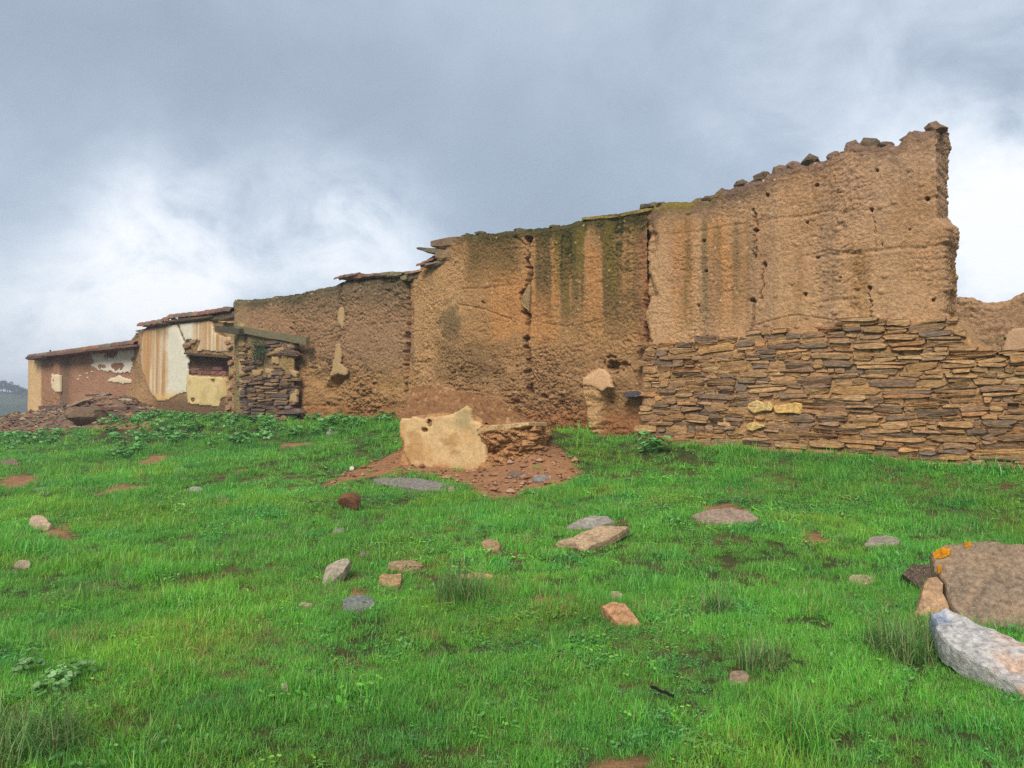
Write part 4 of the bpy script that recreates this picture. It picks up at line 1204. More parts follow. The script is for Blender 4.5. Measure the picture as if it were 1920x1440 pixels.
def slab_px(name, poly, nrm, thick, mat, colf, lift=0.0, parent=None, res=0.02, seed=0, rel=0.014, anchor=None):
    """a stone whose visible face follows an outline traced on a plane resting on the ground"""
    nrm = np.asarray(nrm, float); nrm /= np.linalg.norm(nrm)
    if anchor is None:
        k = max(range(len(poly)), key=lambda i: poly[i][1])
        anchor = (sum(p[0] for p in poly) / len(poly), poly[k][1])
    g = hit(*anchor) + np.array([0, 0, lift])
    out = []
    eye = np.array([0, 0, EYE])
    for x, y in poly:
        r = rayd(x, y); t = ((g - eye) @ nrm) / (r @ nrm)
        out.append(eye + r * t)
    out = np.array(out)
    c = out.mean(0)
    e1 = np.cross([0, 0, 1.0], nrm); e1 /= np.linalg.norm(e1); e2 = np.cross(nrm, e1)
    q = np.stack([(out - c) @ e1, (out - c) @ e2], 1)
    # resample the outline
    per = []
    n = len(q)
    for i in range(n):
        a, b = q[i], q[(i + 1) % n]
        m = max(1, int(np.linalg.norm(b - a) / res))
        for k in range(m): per.append(a + (b - a) * k / m)
    per = np.array(per)
    rr = 1 + 0.05 * fbm(per[:, 0] * 16, per[:, 1] * 16, 4, seed)
    per = per * rr[:, None]
    m = len(per); V = []; Fc = []
    rings = [(0.0, 1.04, -thick), (0, 1.05, -thick * .5), (0, 1.02, -thick * 0.10), (0, 0.985, 0.0), (0, .9, 0), (0, .78, 0), (0, .64, 0), (0, .5, 0), (0, .36, 0), (0, .2, 0)]
    for _, sc, d in rings:
        pp = per * sc
        nz = rel * fbm(pp[:, 0] * 9 + d * 5, pp[:, 1] * 9, 4, seed + 2) + rel * .8 * fbm(pp[:, 0] * 2.5, pp[:, 1] * 2.5, 2, seed + 5)
        for (a, b), z in zip(pp, nz):
            V.append(c + e1 * a + e2 * b + nrm * (d + z))
    V.append(c + nrm * rel * .5)
    V.append(c - nrm * thick)
    for k in range(len(rings) - 1):
        for i in range(m):
            j = (i + 1) % m
            Fc.append((k * m + i, k * m + j, (k + 1) * m + j, (k + 1) * m + i))
    ce = len(rings) * m
    for i in range(m):
        j = (i + 1) % m
        Fc.append(((len(rings) - 1) * m + i, (len(rings) - 1) * m + j, ce)); Fc.append((j, i, ce + 1))
    V = np.array(V)
    if np.cross(q[1] - q[0], q[2] - q[1]) < 0: Fc = [f[::-1] for f in Fc]
    ppx, ppy = proj(V[:, 0], V[:, 1], V[:, 2])
    col = colf(ppx, ppy, V) if callable(colf) else np.tile(np.asarray(colf), (len(V), 1))
    o = mk(name, V, Fc, mat, parent, np.array([c[0], c[1], V[:, 2].min()]), np.clip(col, .004, .9))
    o['_r'] = 0; del o['_r']
    return o

rk = np.random.default_rng(33)
GS = 'loose stones lying in the grass'
stones = [  # cx, cy, w, h, colour, thickness, normal, label
    (72, 982, 46, 30, (188, 146, 108), .10, (-.35, -.55, .7), 'tan block stone beside a bare dirt patch, nearest the left edge'),
    (42, 1057, 36, 13, (170, 140, 110), .05, (0, -.3, 1), 'thin tan flake stone just below the tan block at the left'),
    (76, 917, 26, 8, (140, 140, 130), .05, (0, -.3, 1), 'small flat grey stone in grass below the left rubble patches'),
    (367, 917, 24, 9, (146, 146, 132), .06, (0, -.3, 1), 'small pale grey stone half sunk in grass left of the orange pebble'),
    (417, 938, 28, 12, (190, 142, 96), .06, (0, -.35, 1), 'small orange stone alone in the grass left of the earth clod'),
    (337, 880, 26, 9, (156, 150, 124), .06, (0, -.3, 1), 'pale beige stone near the small earth mound'),
    (18, 869, 38, 17, (128, 96, 74), .12, (0, -.5, 1), 'brown lump of stone at the left frame edge under the rubble'),
    (762, 1060, 68, 18, (168, 122, 72), .07, (0, -.32, 1), 'long flat brown stone behind the small orange slab'),
    (733, 1086, 48, 24, (184, 128, 66), .07, (.05, -.4, 1), 'small orange slab touching the long brown stone'),
    (895, 1079, 62, 14, (190, 132, 56), .06, (0, -.35, 1), 'orange yellow stone at the top of the dark grass tuft'),
    (672, 1131, 56, 30, (118, 122, 122), .05, (0, -.25, 1), 'blue grey flat stone with dead grass around it'),
    (572, 1136, 26, 9, (190, 152, 126), .05, (0, -.3, 1), 'small pinkish stone chip left of the blue grey stone'),
    (921, 1021, 36, 22, (172, 118, 70), .06, (-.15, -.4, 1), 'rusty brown triangular stone right of centre above the tuft'),
    (1168, 955, 24, 10, (186, 140, 94), .05, (0, -.3, 1), 'small orange stone above the pair of flat slabs'),
    (1155, 1116, 24, 17, (184, 142, 108), .07, (0, -.4, 1), 'small pinkish stone just above the rusty orange slab'),
    (1657, 1014, 68, 17, (150, 134, 112), .06, (.05, -.3, 1), 'long grey beige stone in the grass above the lichen slab'),
    (1615, 1086, 46, 18, (176, 142, 98), .06, (0, -.35, 1), 'tan stone in grass left of the dark stone and lichen slab'),
    (1386, 1269, 42, 22, (150, 118, 82), .07, (0, -.4, 1), 'muddy tan stone sunk in long grass low in the meadow'),
    (534, 1290, 15, 18, (190, 162, 140), .05, (0, -.6, 1), 'tiny pale upright stone lowest in the left meadow'),
    (636, 993, 24, 9, (140, 134, 112), .05, (0, -.3, 1), 'small grey stone below the round earth clod'),
    (684, 1036, 22, 11, (118, 116, 104), .05, (0, -.3, 1), 'small dark grey stone above the long brown stone'),
    (628, 808, 34, 6, (138, 138, 126), .08, (0, -.3, 1), 'flat grey stone among the leafy weeds near the brown wall'),
    (1016, 897, 36, 15, (128, 122, 118), .10, (.1, -.8, .6), 'grey square block on the bare earth in front of the broken wall'),
    (970, 890, 40, 11, (116, 88, 66), .08, (0, -.6, .8), 'flat brown stone on the bare earth beside the grey block'),
    (659, 878, 9, 8, (214, 194, 172), .06, (0, -.6, .8), 'white pebble at the left tip of the bare earth'),
    (846, 918, 12, 16, (146, 118, 88), .06, (.2, -.8, .6), 'small pointed stone at the right end of the long grey slab'),
]
for i, (cx, cy, w_, h_, c_, th, nn, lb) in enumerate(stones):
    po = ellipse_poly(cx, cy, w_, h_, 9, rk)
    cc = lin(*c_); cc = cc * .62 + (cc.mean() * np.array([1.12, .98, .84])) * .38
    o = slab_px('stone', po, (nn[0] * .6, nn[1] * .6, nn[2]), th, M_ROCK, lambda px, py, V, cc=cc, i=i: cc[None] * (1 + .22 * fbm(V[:, 0] * 14, V[:, 1] * 14 + V[:, 2] * 9, 3, i))[:, None], lift=0.032, seed=200 + i)
    tag(o, lb, 'stone', GS)
def rock(poly, nrm, th, c, label, lift=.05, rel=.015, colf=None, seed=0, anchor=None):
    cc = lin(*c); cc = cc * .7 + (cc.mean() * np.array([1.12, .98, .84])) * .3
    cf = colf or (lambda px, py, V: cc[None] * (1 + .25 * fbm(V[:, 0] * 8 + V[:, 2] * 7, V[:, 1] * 8, 4, seed))[:, None])
    o = slab_px('stone', poly, nrm, th, M_ROCK, cf, lift=lift, seed=seed, rel=rel, anchor=anchor)
    return tag(o, label, 'stone', GS)
rock([(605, 1085), (612, 1062), (630, 1053), (652, 1047), (656, 1052), (645, 1072), (632, 1083), (612, 1096), (603, 1096)], (-.1, -.45, 1), .07, (166, 148, 122), 'pale grey elongated slab lying left of the orange slabs', seed=301)
rock([(1063, 988), (1090, 973), (1115, 967), (1140, 968), (1150, 978), (1120, 988), (1090, 992)], (0, -.35, 1), .10, (148, 138, 122), 'grey rock behind the pointed tan slab', seed=302)
rock([(1045, 1015), (1075, 1006), (1100, 994), (1130, 985), (1178, 986), (1160, 1000), (1130, 1014), (1112, 1022), (1098, 1032), (1080, 1018), (1060, 1018)], (0, -.3, 1), .08, (178, 142, 98), 'pointed tan slab in front of the grey rock', seed=303)
rock([(1128, 1135), (1150, 1128), (1172, 1130), (1188, 1150), (1198, 1166), (1192, 1172), (1165, 1170), (1148, 1156)], (-.1, -.5, 1), .09, (186, 126, 66), 'rusty orange slab right of the grass tuft', seed=304)
rock([(1298, 966), (1330, 955), (1370, 952), (1405, 960), (1422, 972), (1405, 984), (1360, 982), (1320, 980)], (0, -.4, 1), .10, (150, 122, 98), 'grey brown rock with bare soil behind it, right of the flat slabs', seed=305)
rock([(700, 897), (730, 895), (780, 897), (830, 904), (860, 910), (868, 920), (820, 921), (770, 915), (720, 906)], (0, -.3, 1), .10, (124, 116, 106), 'long grey slab sunk in grass in front of the broken wall', seed=306)
# right hand group
def clich(px, py, V):
    c = np.tile(lin(134, 114, 94), (len(V), 1))
    st = fbm((V[:, 0] + V[:, 2]) * 2.5, (V[:, 2] - V[:, 0] * .8) * 26, 4, 310) * 1.3
    c = mixc(c, lin(160, 130, 102), ss(-.1, .6, st) * .5); c = mixc(c, lin(104, 88, 72), ss(0, -.6, st) * .5)
    c = mixc(c, lin(150, 124, 96), .6 * ss(0, .4, fbm(V[:, 0] * 3, V[:, 2] * 3, 3, 315)))
    return c
big = rock([(1749, 1036), (1768, 1024), (1815, 1017), (1860, 1017), (1925, 1022), (1990, 1045), (2030, 1100), (2010, 1160), (1940, 1185), (1870, 1178), (1810, 1172), (1782, 1135), (1770, 1085), (1756, 1068)], (-.30, -.62, .72), .14, (140, 116, 92), 'large flat brown slab with orange lichen on its corner, leaning at the right edge', lift=.02, rel=.02, colf=clich, seed=310)
def lich(poly, sd):
    o = slab_px('lichen', poly, (-.30, -.62, .72), .012, M_MOSS, lambda px, py, V: lin(206, 138, 30)[None] * (1 + .3 * fbm(V[:, 0] * 30, V[:, 2] * 30, 3, sd))[:, None], lift=.045, seed=sd, rel=.004, anchor=(1875, 1185), parent=big)
for k, pl in enumerate([[(1749, 1038), (1757, 1029), (1772, 1025), (1783, 1029), (1779, 1040), (1764, 1047), (1751, 1046)], [(1807, 1018), (1820, 1014), (1822, 1024), (1810, 1027)], [(1757, 1060), (1766, 1061), (1765, 1071), (1759, 1076)]]):
    lich(pl, 320 + k)
rock([(1709, 1160), (1722, 1140), (1732, 1100), (1740, 1084), (1757, 1082), (1768, 1094), (1768, 1112), (1782, 1140), (1785, 1160), (1760, 1165)], (-.25, -.8, .45), .14, (186, 138, 90), 'tan orange triangular stone propped against the lichen slab', lift=.0, seed=311)
rock([(1692, 1078), (1708, 1062), (1740, 1060), (1756, 1072), (1750, 1095), (1735, 1108), (1715, 1100)], (-.2, -.7, .6), .12, (92, 72, 54), 'dark brown layered stone behind the tan triangular stone', lift=.03, rel=.03, seed=312)
def cwhite(px, py, V):
    n = fbm(V[:, 0] * 16, V[:, 1] * 16 + V[:, 2] * 8, 4, 330)
    c = np.tile(lin(182, 176, 170), (len(V), 1))
    c = mixc(c, lin(128, 140, 160), ss(-.1, .45, fbm(V[:, 0] * 6, V[:, 1] * 6, 3, 331)) * .8)
    c = mixc(c, lin(202, 160, 128), ss(1840, 1900, px) * ss(-.3, .3, n) * .8)
    return c
rock([(1748, 1150), (1775, 1144), (1810, 1158), (1850, 1172), (1885, 1186), (1925, 1200), (1990, 1235), (2010, 1290), (1960, 1300), (1915, 1284), (1870, 1262), (1830, 1240), (1800, 1225), (1770, 1200), (1760, 1180)], (-.14, -.30, .95), .14, (190, 180, 170), 'white speckled granite block lying in front of the lichen slab', lift=.08, rel=.03, colf=cwhite, seed=313)
# earth clod
g = hit(657, 956)
cl = lump_stone('earth_clod', (g[0], g[1], g[2] - .02), (.34, .32, .27), M_SOIL, lin(112, 76, 54), rot=.4, sub=4, rough=.14, smooth=True)
tag(cl, 'round reddish brown clod of earth sitting in the grass', 'clod')
# twig
a, b = hit(1222, 1314), hit(1262, 1324)
tw = plank_between('twig', a + [0, 0, .07], b + [0, 0, .05], .012, .012, M_WOOD, lin(36, 32, 28), None, 3, .004)
tag(tw, 'short black twig lying in the grass low in the meadow', 'twig')

# ================================================================== rubble heap at the far left, planks, boulder
hx, hy = [], []
rr = np.random.default_rng(44)
def heap_z(x, y):
    u, off = uoff(x, y)
    c = 0
    for (px, py, h, w) in [(60, 775, .20, 1.3), (130, 772, .24, 1.4), (190, 770, .42, 1.3), (235, 775, .45, 1.1), (20, 785, .15, 1.6), (250, 790, .18, .9), (90, 792, .12, 1.6)]:
        r = rayd(px, 790); k = ((A0 @ NU) + (-.3 if py < 780 else 1.6)) / (r[0] * NU[0] + r[1] * NU[1])
        c = c + h * np.exp(-((x - k * r[0]) ** 2 + (y - k * r[1]) ** 2) / (2 * w * w))
    return c
us = np.arange(u_at(300, 0), u_at(-90, 0), .06); os_ = np.arange(-1.5, 3.6, .06)
HU, HO = np.meshgrid(us, os_)
HX, HY = plan(HU, HO)
hz = heap_z(HX, HY)
HZ = ground(HX, HY) + hz - .07 + .06 * fbm(HX * 3, HY * 3, 4, 401) * ss(0, .15, hz) + .02
hc = np.empty(HX.shape + (3,)); hc[:] = lin(120, 96, 76)
hc = mixc(hc, lin(104, 84, 70), ss(-.2, .3, fbm(HX * 2, HY * 2, 3, 402))); hc = mixc(hc, lin(146, 110, 84), ss(.1, .5, fbm(HX * 2.5, HY * 2.5, 3, 403)))
VV = [np.stack([HX, HY, HZ], -1).reshape(-1, 3)]; FF = [tuple(q) for q in gridfaces(*HX.shape)]; CC = [hc.reshape(-1, 3)]
k = len(VV[0])
n = 0
while n < 1500:
    i = rr.integers(0, HX.shape[0]); j = rr.integers(0, HX.shape[1])
    if hz[i, j] < .06: continue
    s_ = rr.uniform(.03, .13) * (1 if rr.random() < .9 else 1.8)
    v = np.array([(1, 0, 0), (-1, 0, 0), (0, 1, 0), (0, -1, 0), (0, 0, 1), (0, 0, -1), (.7, .7, .4), (-.7, .6, .5)]) * rr.uniform(.5, 1.2, (8, 1)) * np.array([1, 1, .6])
    v = v * s_ + np.array([HX[i, j], HY[i, j], HZ[i, j] + s_ * .15])
    VV.append(v)
    for f_ in ((0, 2, 4), (2, 1, 4), (1, 3, 4), (3, 0, 4), (2, 0, 5), (1, 2, 5), (3, 1, 5), (0, 3, 5), (0, 6, 2), (6, 4, 2), (1, 7, 4)):
        FF.append(tuple(a + k for a in f_))
    c_ = lin(*random.choice([(140, 114, 88), (118, 98, 78), (158, 136, 108), (104, 88, 72), (132, 96, 74)]))
    CC.append(np.tile(c_, (8, 1))); k += 8; n += 1
hp = mk('rubble', np.concatenate(VV), FF, M_SOIL, None, None, np.concatenate(CC))
tag(hp, 'heap of brown rubble and earth at the foot of the far wall', 'rubble', None, 'stuff')
def HP(px, py, off):
    p = P3(px, py - 4, off + .5)
    return p
GP = 'old timbers on the rubble'
for i, (a, b, w_, h_, c_, lb) in enumerate([
    (HP(76, 768, .2), HP(122, 767, .3), .14, .12, (96, 80, 70), 'dark beam lying level at the foot of the far pillar'),
    (HP(98, 772, .4), HP(125, 762, .1), .10, .09, (120, 104, 90), 'short grey timber crossing the dark beam by the pillar'),
    (HP(128, 766, .5), HP(176, 749, .0), .14, .07, (156, 130, 104), 'longest pale board sloping up over the rubble'),
    (HP(162, 745, -.7), HP(207, 744, -.9), .12, .06, (88, 76, 66), 'dark board lying flat along the base of the far wall'),
    (HP(182, 747, -.5), HP(204, 741, -.8), .10, .04, (150, 140, 126), 'pale slat leaning on the dark flat board'),
    (HP(226, 752, -.2), HP(250, 754, .0), .09, .05, (170, 152, 128), 'pale stick at the right of the rubble beside the plastered wall'),
    (HP(193, 771, .4), HP(240, 770, .4), .12, .09, (104, 76, 62), 'brown beam half buried low in the rubble')]):
    tag(plank_between('timber', a, b, w_, h_, M_WOOD, lin(*c_), None, 60 + i, .015), lb, 'timber', GP)
p = HP(160, 772, .9)
bo = lump_stone('earth_lump', (p[0], p[1], float(ground(p[0], p[1])) + .02), (1.4, .9, .72), M_SOIL, lin(118, 96, 74), rot=.8, sub=3, rough=.2)
tag(bo, 'fallen block of earth wall lying under the pale board on the rubble', 'earth block')

# ================================================================== vegetation
def blades(rng, n, rad, hmin, hmax, width, lean=0.5, segs=3, cols=None, dryp=0.06, flatp=0.0):
    V, Fc, CC = [], [], []
    k = 0
    for _ in range(n):
        r = rad * math.sqrt(rng.random()); a = rng.uniform(0, 2 * math.pi)
        x, y = r * math.cos(a), r * math.sin(a)
        h = rng.uniform(hmin, hmax); w = width * rng.uniform(.7, 1.25)
        d = rng.uniform(0, 2 * math.pi); le = abs(rng.normal(0, lean)) + .12
        if rng.random() < flatp: le += .9
        dx, dy = math.cos(d), math.sin(d); sx, sy = -dy, dx
        tw = rng.uniform(-.6, .6); sx, sy = sx * math.cos(tw) + dx * math.sin(tw), sy * math.cos(tw) + dy * math.sin(tw)
        c = cols[rng.integers(0, len(cols))] * rng.uniform(.72, 1.25)
        if rng.random() < dryp: c = lin(176, 160, 104) * rng.uniform(.6, 1)
        px_, pz = 0.0, 0.0
        for s_ in range(segs + 1):
            t = s_ / segs
            th = le * (t * 1.1) ** 1.2
            if s_ > 0:
                px_ += h / segs * math.sin(th); pz += h / segs * math.cos(th)
            ww = w * (1 - t ** 1.6) * .5
            cx, cy = x + dx * px_, y + dy * px_
            if s_ < segs:
                V += [(cx - sx * ww, cy - sy * ww, pz), (cx + sx * ww, cy + sy * ww, pz)]; CC += [c * (.8 + .25 * t)] * 2
            else:
                V.append((cx, cy, pz)); CC.append(c)
        for s_ in range(segs - 1):
            b = k + 2 * s_
            Fc.append((b, b + 1, b + 3, b + 2))
        b = k + 2 * (segs - 1)
        Fc.append((b, b + 1, b + 2))
        k += 2 * segs + 1
    return np.array(V), Fc, np.array(CC)

def leaves(rng, n, rad, hmin, hmax, size, cols, lobed=True):
    V, Fc, CC = [], [], []; k = 0
    for _ in range(n):
        r = rad * math.sqrt(rng.random()); a = rng.uniform(0, 2 * math.pi)
        c0 = np.array([r * math.cos(a), r * math.sin(a), rng.uniform(hmin, hmax)])
        nn = np.array([rng.normal(0, .35) + .3 * math.cos(a), rng.normal(0, .35) + .3 * math.sin(a), 1.0]); nn /= np.linalg.norm(nn)
        e1 = np.cross(nn, [0, 1, 0.1]); e1 /= np.linalg.norm(e1); e2 = np.cross(nn, e1)
        ph = rng.uniform(0, 6.28); e1, e2 = e1 * math.cos(ph) + e2 * math.sin(ph), e2 * math.cos(ph) - e1 * math.sin(ph)
        s_ = size * rng.uniform(.6, 1.25); c = cols[rng.integers(0, len(cols))] * rng.uniform(.75, 1.25)
        m = 9
        V.append(c0 - nn * s_ * .12); CC.append(c * .85)
        for i in range(m):
            t = 2 * math.pi * i / m
            rr_ = s_ * (1 + (.14 * math.cos(5 * t) if lobed else 0)) * (0.35 if (lobed and i == 0) else 1)
            V.append(c0 + (e1 * math.cos(t) + e2 * math.sin(t) * (1 if lobed else .5)) * rr_ + nn * .1 * s_ * math.sin(3 * t)); CC.append(c)
        for i in range(m): Fc.append((k, k + 1 + i, k + 1 + (i + 1) % m))
        b = k + m + 1
        # stalk
        g0 = np.array([c0[0] * .4, c0[1] * .4, 0]); w_ = .003
        V += [g0 + [-w_, 0, 0], g0 + [w_, 0, 0], c0 - nn * s_ * .12]; CC += [c * .8] * 3
        Fc.append((b, b + 1, b + 2))
        k = b + 3
    return np.array(V), Fc, np.array(CC)

GREENS = [lin(110, 180, 62), lin(124, 190, 68), lin(98, 170, 60), lin(142, 190, 78), lin(88, 156, 60)]
TUFTG = [lin(98, 146, 66), lin(112, 158, 76), lin(84, 130, 62), lin(142, 154, 100)]
WEEDG = [lin(100, 160, 76), lin(114, 172, 90), lin(88, 146, 66), lin(128, 180, 106)]
def proto_coll(name, makers, mat):
    col = bpy.data.collections.new(name)
    for i, (V, Fc, CC) in enumerate(makers):
        me = bpy.data.meshes.new(f'{name}_{i}')
        me.from_pydata([tuple(v) for v in V], [], Fc)
        a = me.color_attributes.new('Col', 'FLOAT_COLOR', 'POINT')
        c4 = np.ones((len(V), 4), np.float32); c4[:, :3] = CC
        a.data.foreach_set('color', c4.ravel())
        me.materials.append(mat)
        o = bpy.data.objects.new(f'{name}_{i:02d}', me)
        col.objects.link(o)
    return col
def scatter(name, pts, rot, scl, idx, tint, coll, mat, label, cat):
    me = bpy.data.meshes.new(name)
    me.vertices.add(len(pts)); me.vertices.foreach_set('co', pts.astype(np.float32).ravel())
    for nm, typ, key, arr in (('rot', 'FLOAT_VECTOR', 'vector', rot), ('scl', 'FLOAT_VECTOR', 'vector', scl), ('idx', 'INT', 'value', idx), ('tint', 'FLOAT_VECTOR', 'vector', tint)):
        a = me.attributes.new(nm, typ, 'POINT')
        a.data.foreach_set(key, np.ascontiguousarray(arr, dtype=np.int32 if typ == 'INT' else np.float32).ravel())
    me.materials.append(mat)
    o = bpy.data.objects.new(name, me); C.objects.link(o)
    ng = bpy.data.node_groups.new(name + '_scatter', 'GeometryNodeTree')
    ng.interface.new_socket('Geometry', in_out='INPUT', socket_type='NodeSocketGeometry')
    ng.interface.new_socket('Geometry', in_out='OUTPUT', socket_type='NodeSocketGeometry')
    n = ng.nodes; L = ng.links
    gi, go_ = n.new('NodeGroupInput'), n.new('NodeGroupOutput')
    m2p = n.new('GeometryNodeMeshToPoints'); iop = n.new('GeometryNodeInstanceOnPoints')
    ci = n.new('GeometryNodeCollectionInfo'); ci.inputs[0].default_value = coll
    ci.inputs['Separate Children'].default_value = True; ci.inputs['Reset Children'].default_value = True
    L.new(gi.outputs[0], m2p.inputs[0]); L.new(m2p.outputs[0], iop.inputs['Points']); L.new(ci.outputs[0], iop.inputs['Instance'])
    iop.inputs['Pick Instance'].default_value = True
    def na_(nm, t):
        q = n.new('GeometryNodeInputNamedAttribute'); q.data_type = t; q.inputs[0].default_value = nm
        return q.outputs[0]
    L.new(na_('idx', 'INT'), iop.inputs['Instance Index'])
    L.new(na_('rot', 'FLOAT_VECTOR'), iop.inputs['Rotation'])
    L.new(na_('scl', 'FLOAT_VECTOR'), iop.inputs['Scale'])
    L.new(iop.outputs[0], go_.inputs[0])
    md = o.modifiers.new('scatter', 'NODES'); md.node_group = ng
    tag(o, label, cat, None, 'stuff')
    return o

gr = np.random.default_rng(55)
protos = []
for i in range(6): protos.append(blades(gr, 80, .09, .025, .075, .0048, 1.1, 3, GREENS, .06, .3))
for i in range(3): protos.append(blades(gr, 40, .09, .06, .15, .0046, .95, 4, GREENS, .08, .2))
for i in range(2): protos.append(blades(gr, 34, .09, .04, .15, .0036, 1.25, 4, TUFTG, .4, .5))
for i in range(2): protos.append(leaves(gr, 26, .09, .015, .06, .014, [g_ * .9 for g_ in WEEDG], False))
protos.append(leaves(gr, 9, .08, .02, .06, .018, GREENS, False))
gcoll = proto_coll('grass_clump', protos, M_GRASS)

def gen(n, y0, y1):
    y = np.sqrt(gr.uniform(y0 ** 2, y1 ** 2, n)); x = gr.uniform(-1, 1, n) * (.80 * y + 2.2)
    return x, y
xs, ys = [], []
for n_, a, b in ((30000, 1.4, 6.5), (22000, 6.5, 12), (17000, 12, 20), (12000, 20, 36)):
    x, y = gen(n_, a, b); xs.append(x); ys.append(y)
gxp = np.concatenate(xs); gyp = np.concatenate(ys)
u, off = uoff(gxp, gyp)
gz = ground(gxp, gyp)
ppx, ppy = proj(gxp, gyp, gz)
dmk = dirtmask(ppx, ppy, gxp, gyp)
su, so = u, off
# keep out of the walls, the broken wall and bare earth
keep = off > np.where(ppx > 1203, OFFB + 0.08, np.where(ppx > 868, 0.10, np.where(ppx > 775, 0.05, np.where(ppx > 435, OP + .05, np.where(ppx > 250, O4 + .1, .9)))))
def in_stub(x, y):
    poly = [tuple(BLp), tuple(FLp + NU * .12), tuple(FRp + NU * .12), tuple(MDp + NU * .2), tuple(BRp)]
    return polydist(x, y, poly) > 0
keep &= ~in_stub(gxp, gyp)
keep &= (gr.random(len(gxp)) > ss(-2, 2.5, dmk) * .985)
bare = fbm(gxp * 1.1, gyp * 1.1, 4, 71)
keep &= gr.random(len(gxp)) > ss(.32, .6, bare) * .75
keep &= gr.random(len(gxp)) > ss(.12, .5, fbm(gxp * 3.4, gyp * 3.4, 3, 70)) * .3
keep &= ~((ppx < 270) & (heap_z(gxp, gyp) > .085))
keep &= np.abs(ppx) < 1e4
gxp, gyp, gz, ppx, ppy, off = [a_[keep] for a_ in (gxp, gyp, gz, ppx, ppy, off)]
N_ = len(gxp)
hn = fbm(gxp * .8, gyp * .8, 4, 72); hn2 = fbm(gxp * 2.6, gyp * 2.6, 3, 73)
scl = (0.62 + .75 * np.clip(hn2 + .2, 0, 1) + .25 * hn) * gr.uniform(.75, 1.25, N_)
dist = np.hypot(gxp, gyp)
scl = scl * np.interp(dist, [3, 8, 14, 25], [.82, 1.05, 1.35, 1.8])
scl = scl * (1 + .5 * ss(.9, .1, off) * (ppx > 868))
wid = np.interp(dist, [3, 8, 14, 25], [1.0, 1.1, 1.25, 1.4])
idx = gr.integers(0, 6, N_)
r_ = gr.random(N_)
longm = ss(.1, .5, fbm(gxp * 1.4, gyp * 1.4, 3, 74))
idx = np.where(r_ < .12 + .4 * longm, gr.integers(6, 9, N_), idx)
drym = ss(.12, .5, fbm(gxp * 1.7 + 9, gyp * 1.7, 4, 75))
r2 = gr.random(N_)
idx = np.where(r2 < .02 + .24 * drym, gr.integers(9, 11, N_), idx)
clov = ss(.05, .4, fbm(gxp * 1.2 + 3, gyp * 1.2 - 8, 3, 76))
r3 = gr.random(N_)
idx = np.where(r3 < .03 + .22 * clov, gr.integers(11, 14, N_), idx)
tv = fbm(gxp * .55, gyp * .55, 4, 77); tv2 = fbm(gxp * 1.9, gyp * 1.9, 3, 78)
tint = np.ones((N_, 3))
tint *= (1.22 + .34 * tv + .2 * tv2 + gr.uniform(-.12, .12, N_))[:, None]
yel_ = .7 * ss(.05, .55, fbm(gxp * .9 - 4, gyp * .9, 4, 79))
tint[:, 0] *= 1 + .45 * yel_ ; tint[:, 2] *= 1 - .2 * yel_
cold = ss(.05, .5, -tv2)
tint[:, 0] *= 1 - .2 * cold; tint[:, 2] *= 1 + .25 * cold
rot = np.stack([gr.normal(0, .10, N_), gr.normal(0, .10, N_), gr.uniform(0, 6.28, N_)], 1)
sc3 = np.stack([scl * wid, scl * wid, scl], 1)
scatter('grass', np.stack([gxp, gyp, gz - .008], 1), rot, sc3, idx, tint, gcoll, M_GRASS, 'lush short green grass covering the slope', 'grass')

# leafy weeds along the foot of the left walls and in patches
wr = np.random.default_rng(66)
wp = [leaves(wr, 26, .20, .05, .24, .052, WEEDG) for _ in range(4)]
wcoll = proto_coll('weed_clump', wp, M_LEAF)
WPOLY = [[(180, 800), (300, 770), (440, 776), (560, 788), (700, 780), (765, 778), (755, 800), (640, 818), (500, 832), (330, 838), (210, 828)], [(700, 778), (768, 770), (760, 800), (700, 798)],
         [(215, 845), (275, 842), (270, 866), (215, 866)], [(-20, 815), (110, 812), (160, 828), (60, 840), (-20, 842)], [(1820, 868), (1990, 885), (1990, 925), (1860, 915)]]
x, y = gen(5200, 10, 34)
z = ground(x, y); qx, qy = proj(x, y, z); u, off = uoff(x, y)
m = np.full(len(x), -99.)
for pl in WPOLY: m = np.maximum(m, polydist(qx, qy, pl))
kp = (m + 6 * fbm(x * 2, y * 2, 3, 90) > 0) & (off > np.where(qx > 435, OP + .15, O4 + .12)) & (wr.random(len(x)) < np.interp(np.hypot(x, y), [10, 20, 30], [.6, .9, 1])) & ~in_stub(x, y)
kp &= ~((qx < 250) & (heap_z(x, y) > .15))
x, y, z = x[kp], y[kp], z[kp]
extra = [(1225, 850), (1232, 845), (1240, 850), (1215, 846), (1205, 835), (1218, 838)]
ex = np.array([hit(*e) for e in extra])
near = [(52, 1262), (118, 1282), (150, 1268), (100, 1302)]
nx = np.array([hit(*e) for e in near])
allp = np.concatenate([np.stack([x, y, z], 1), ex, nx])
n_ = len(allp)
s_ = wr.uniform(.55, 1.1, n_); s_[-len(near):] = wr.uniform(.36, .46, len(near)); s_[len(x):len(x) + len(ex)] = wr.uniform(.7, 1.1, len(ex))
ti = np.ones((n_, 3)) * wr.uniform(.75, 1.2, (n_, 1)); ti[-len(near):] *= np.array([1.25, .95, 1.2])
scatter('weeds', allp, np.stack([wr.normal(0, .1, n_), wr.normal(0, .1, n_), wr.uniform(0, 6.28, n_)], 1), np.repeat(s_[:, None], 3, 1), wr.integers(0, 4, n_), ti, wcoll, M_LEAF,
        'broad leaved green weeds crowding the foot of the walls', 'weeds')

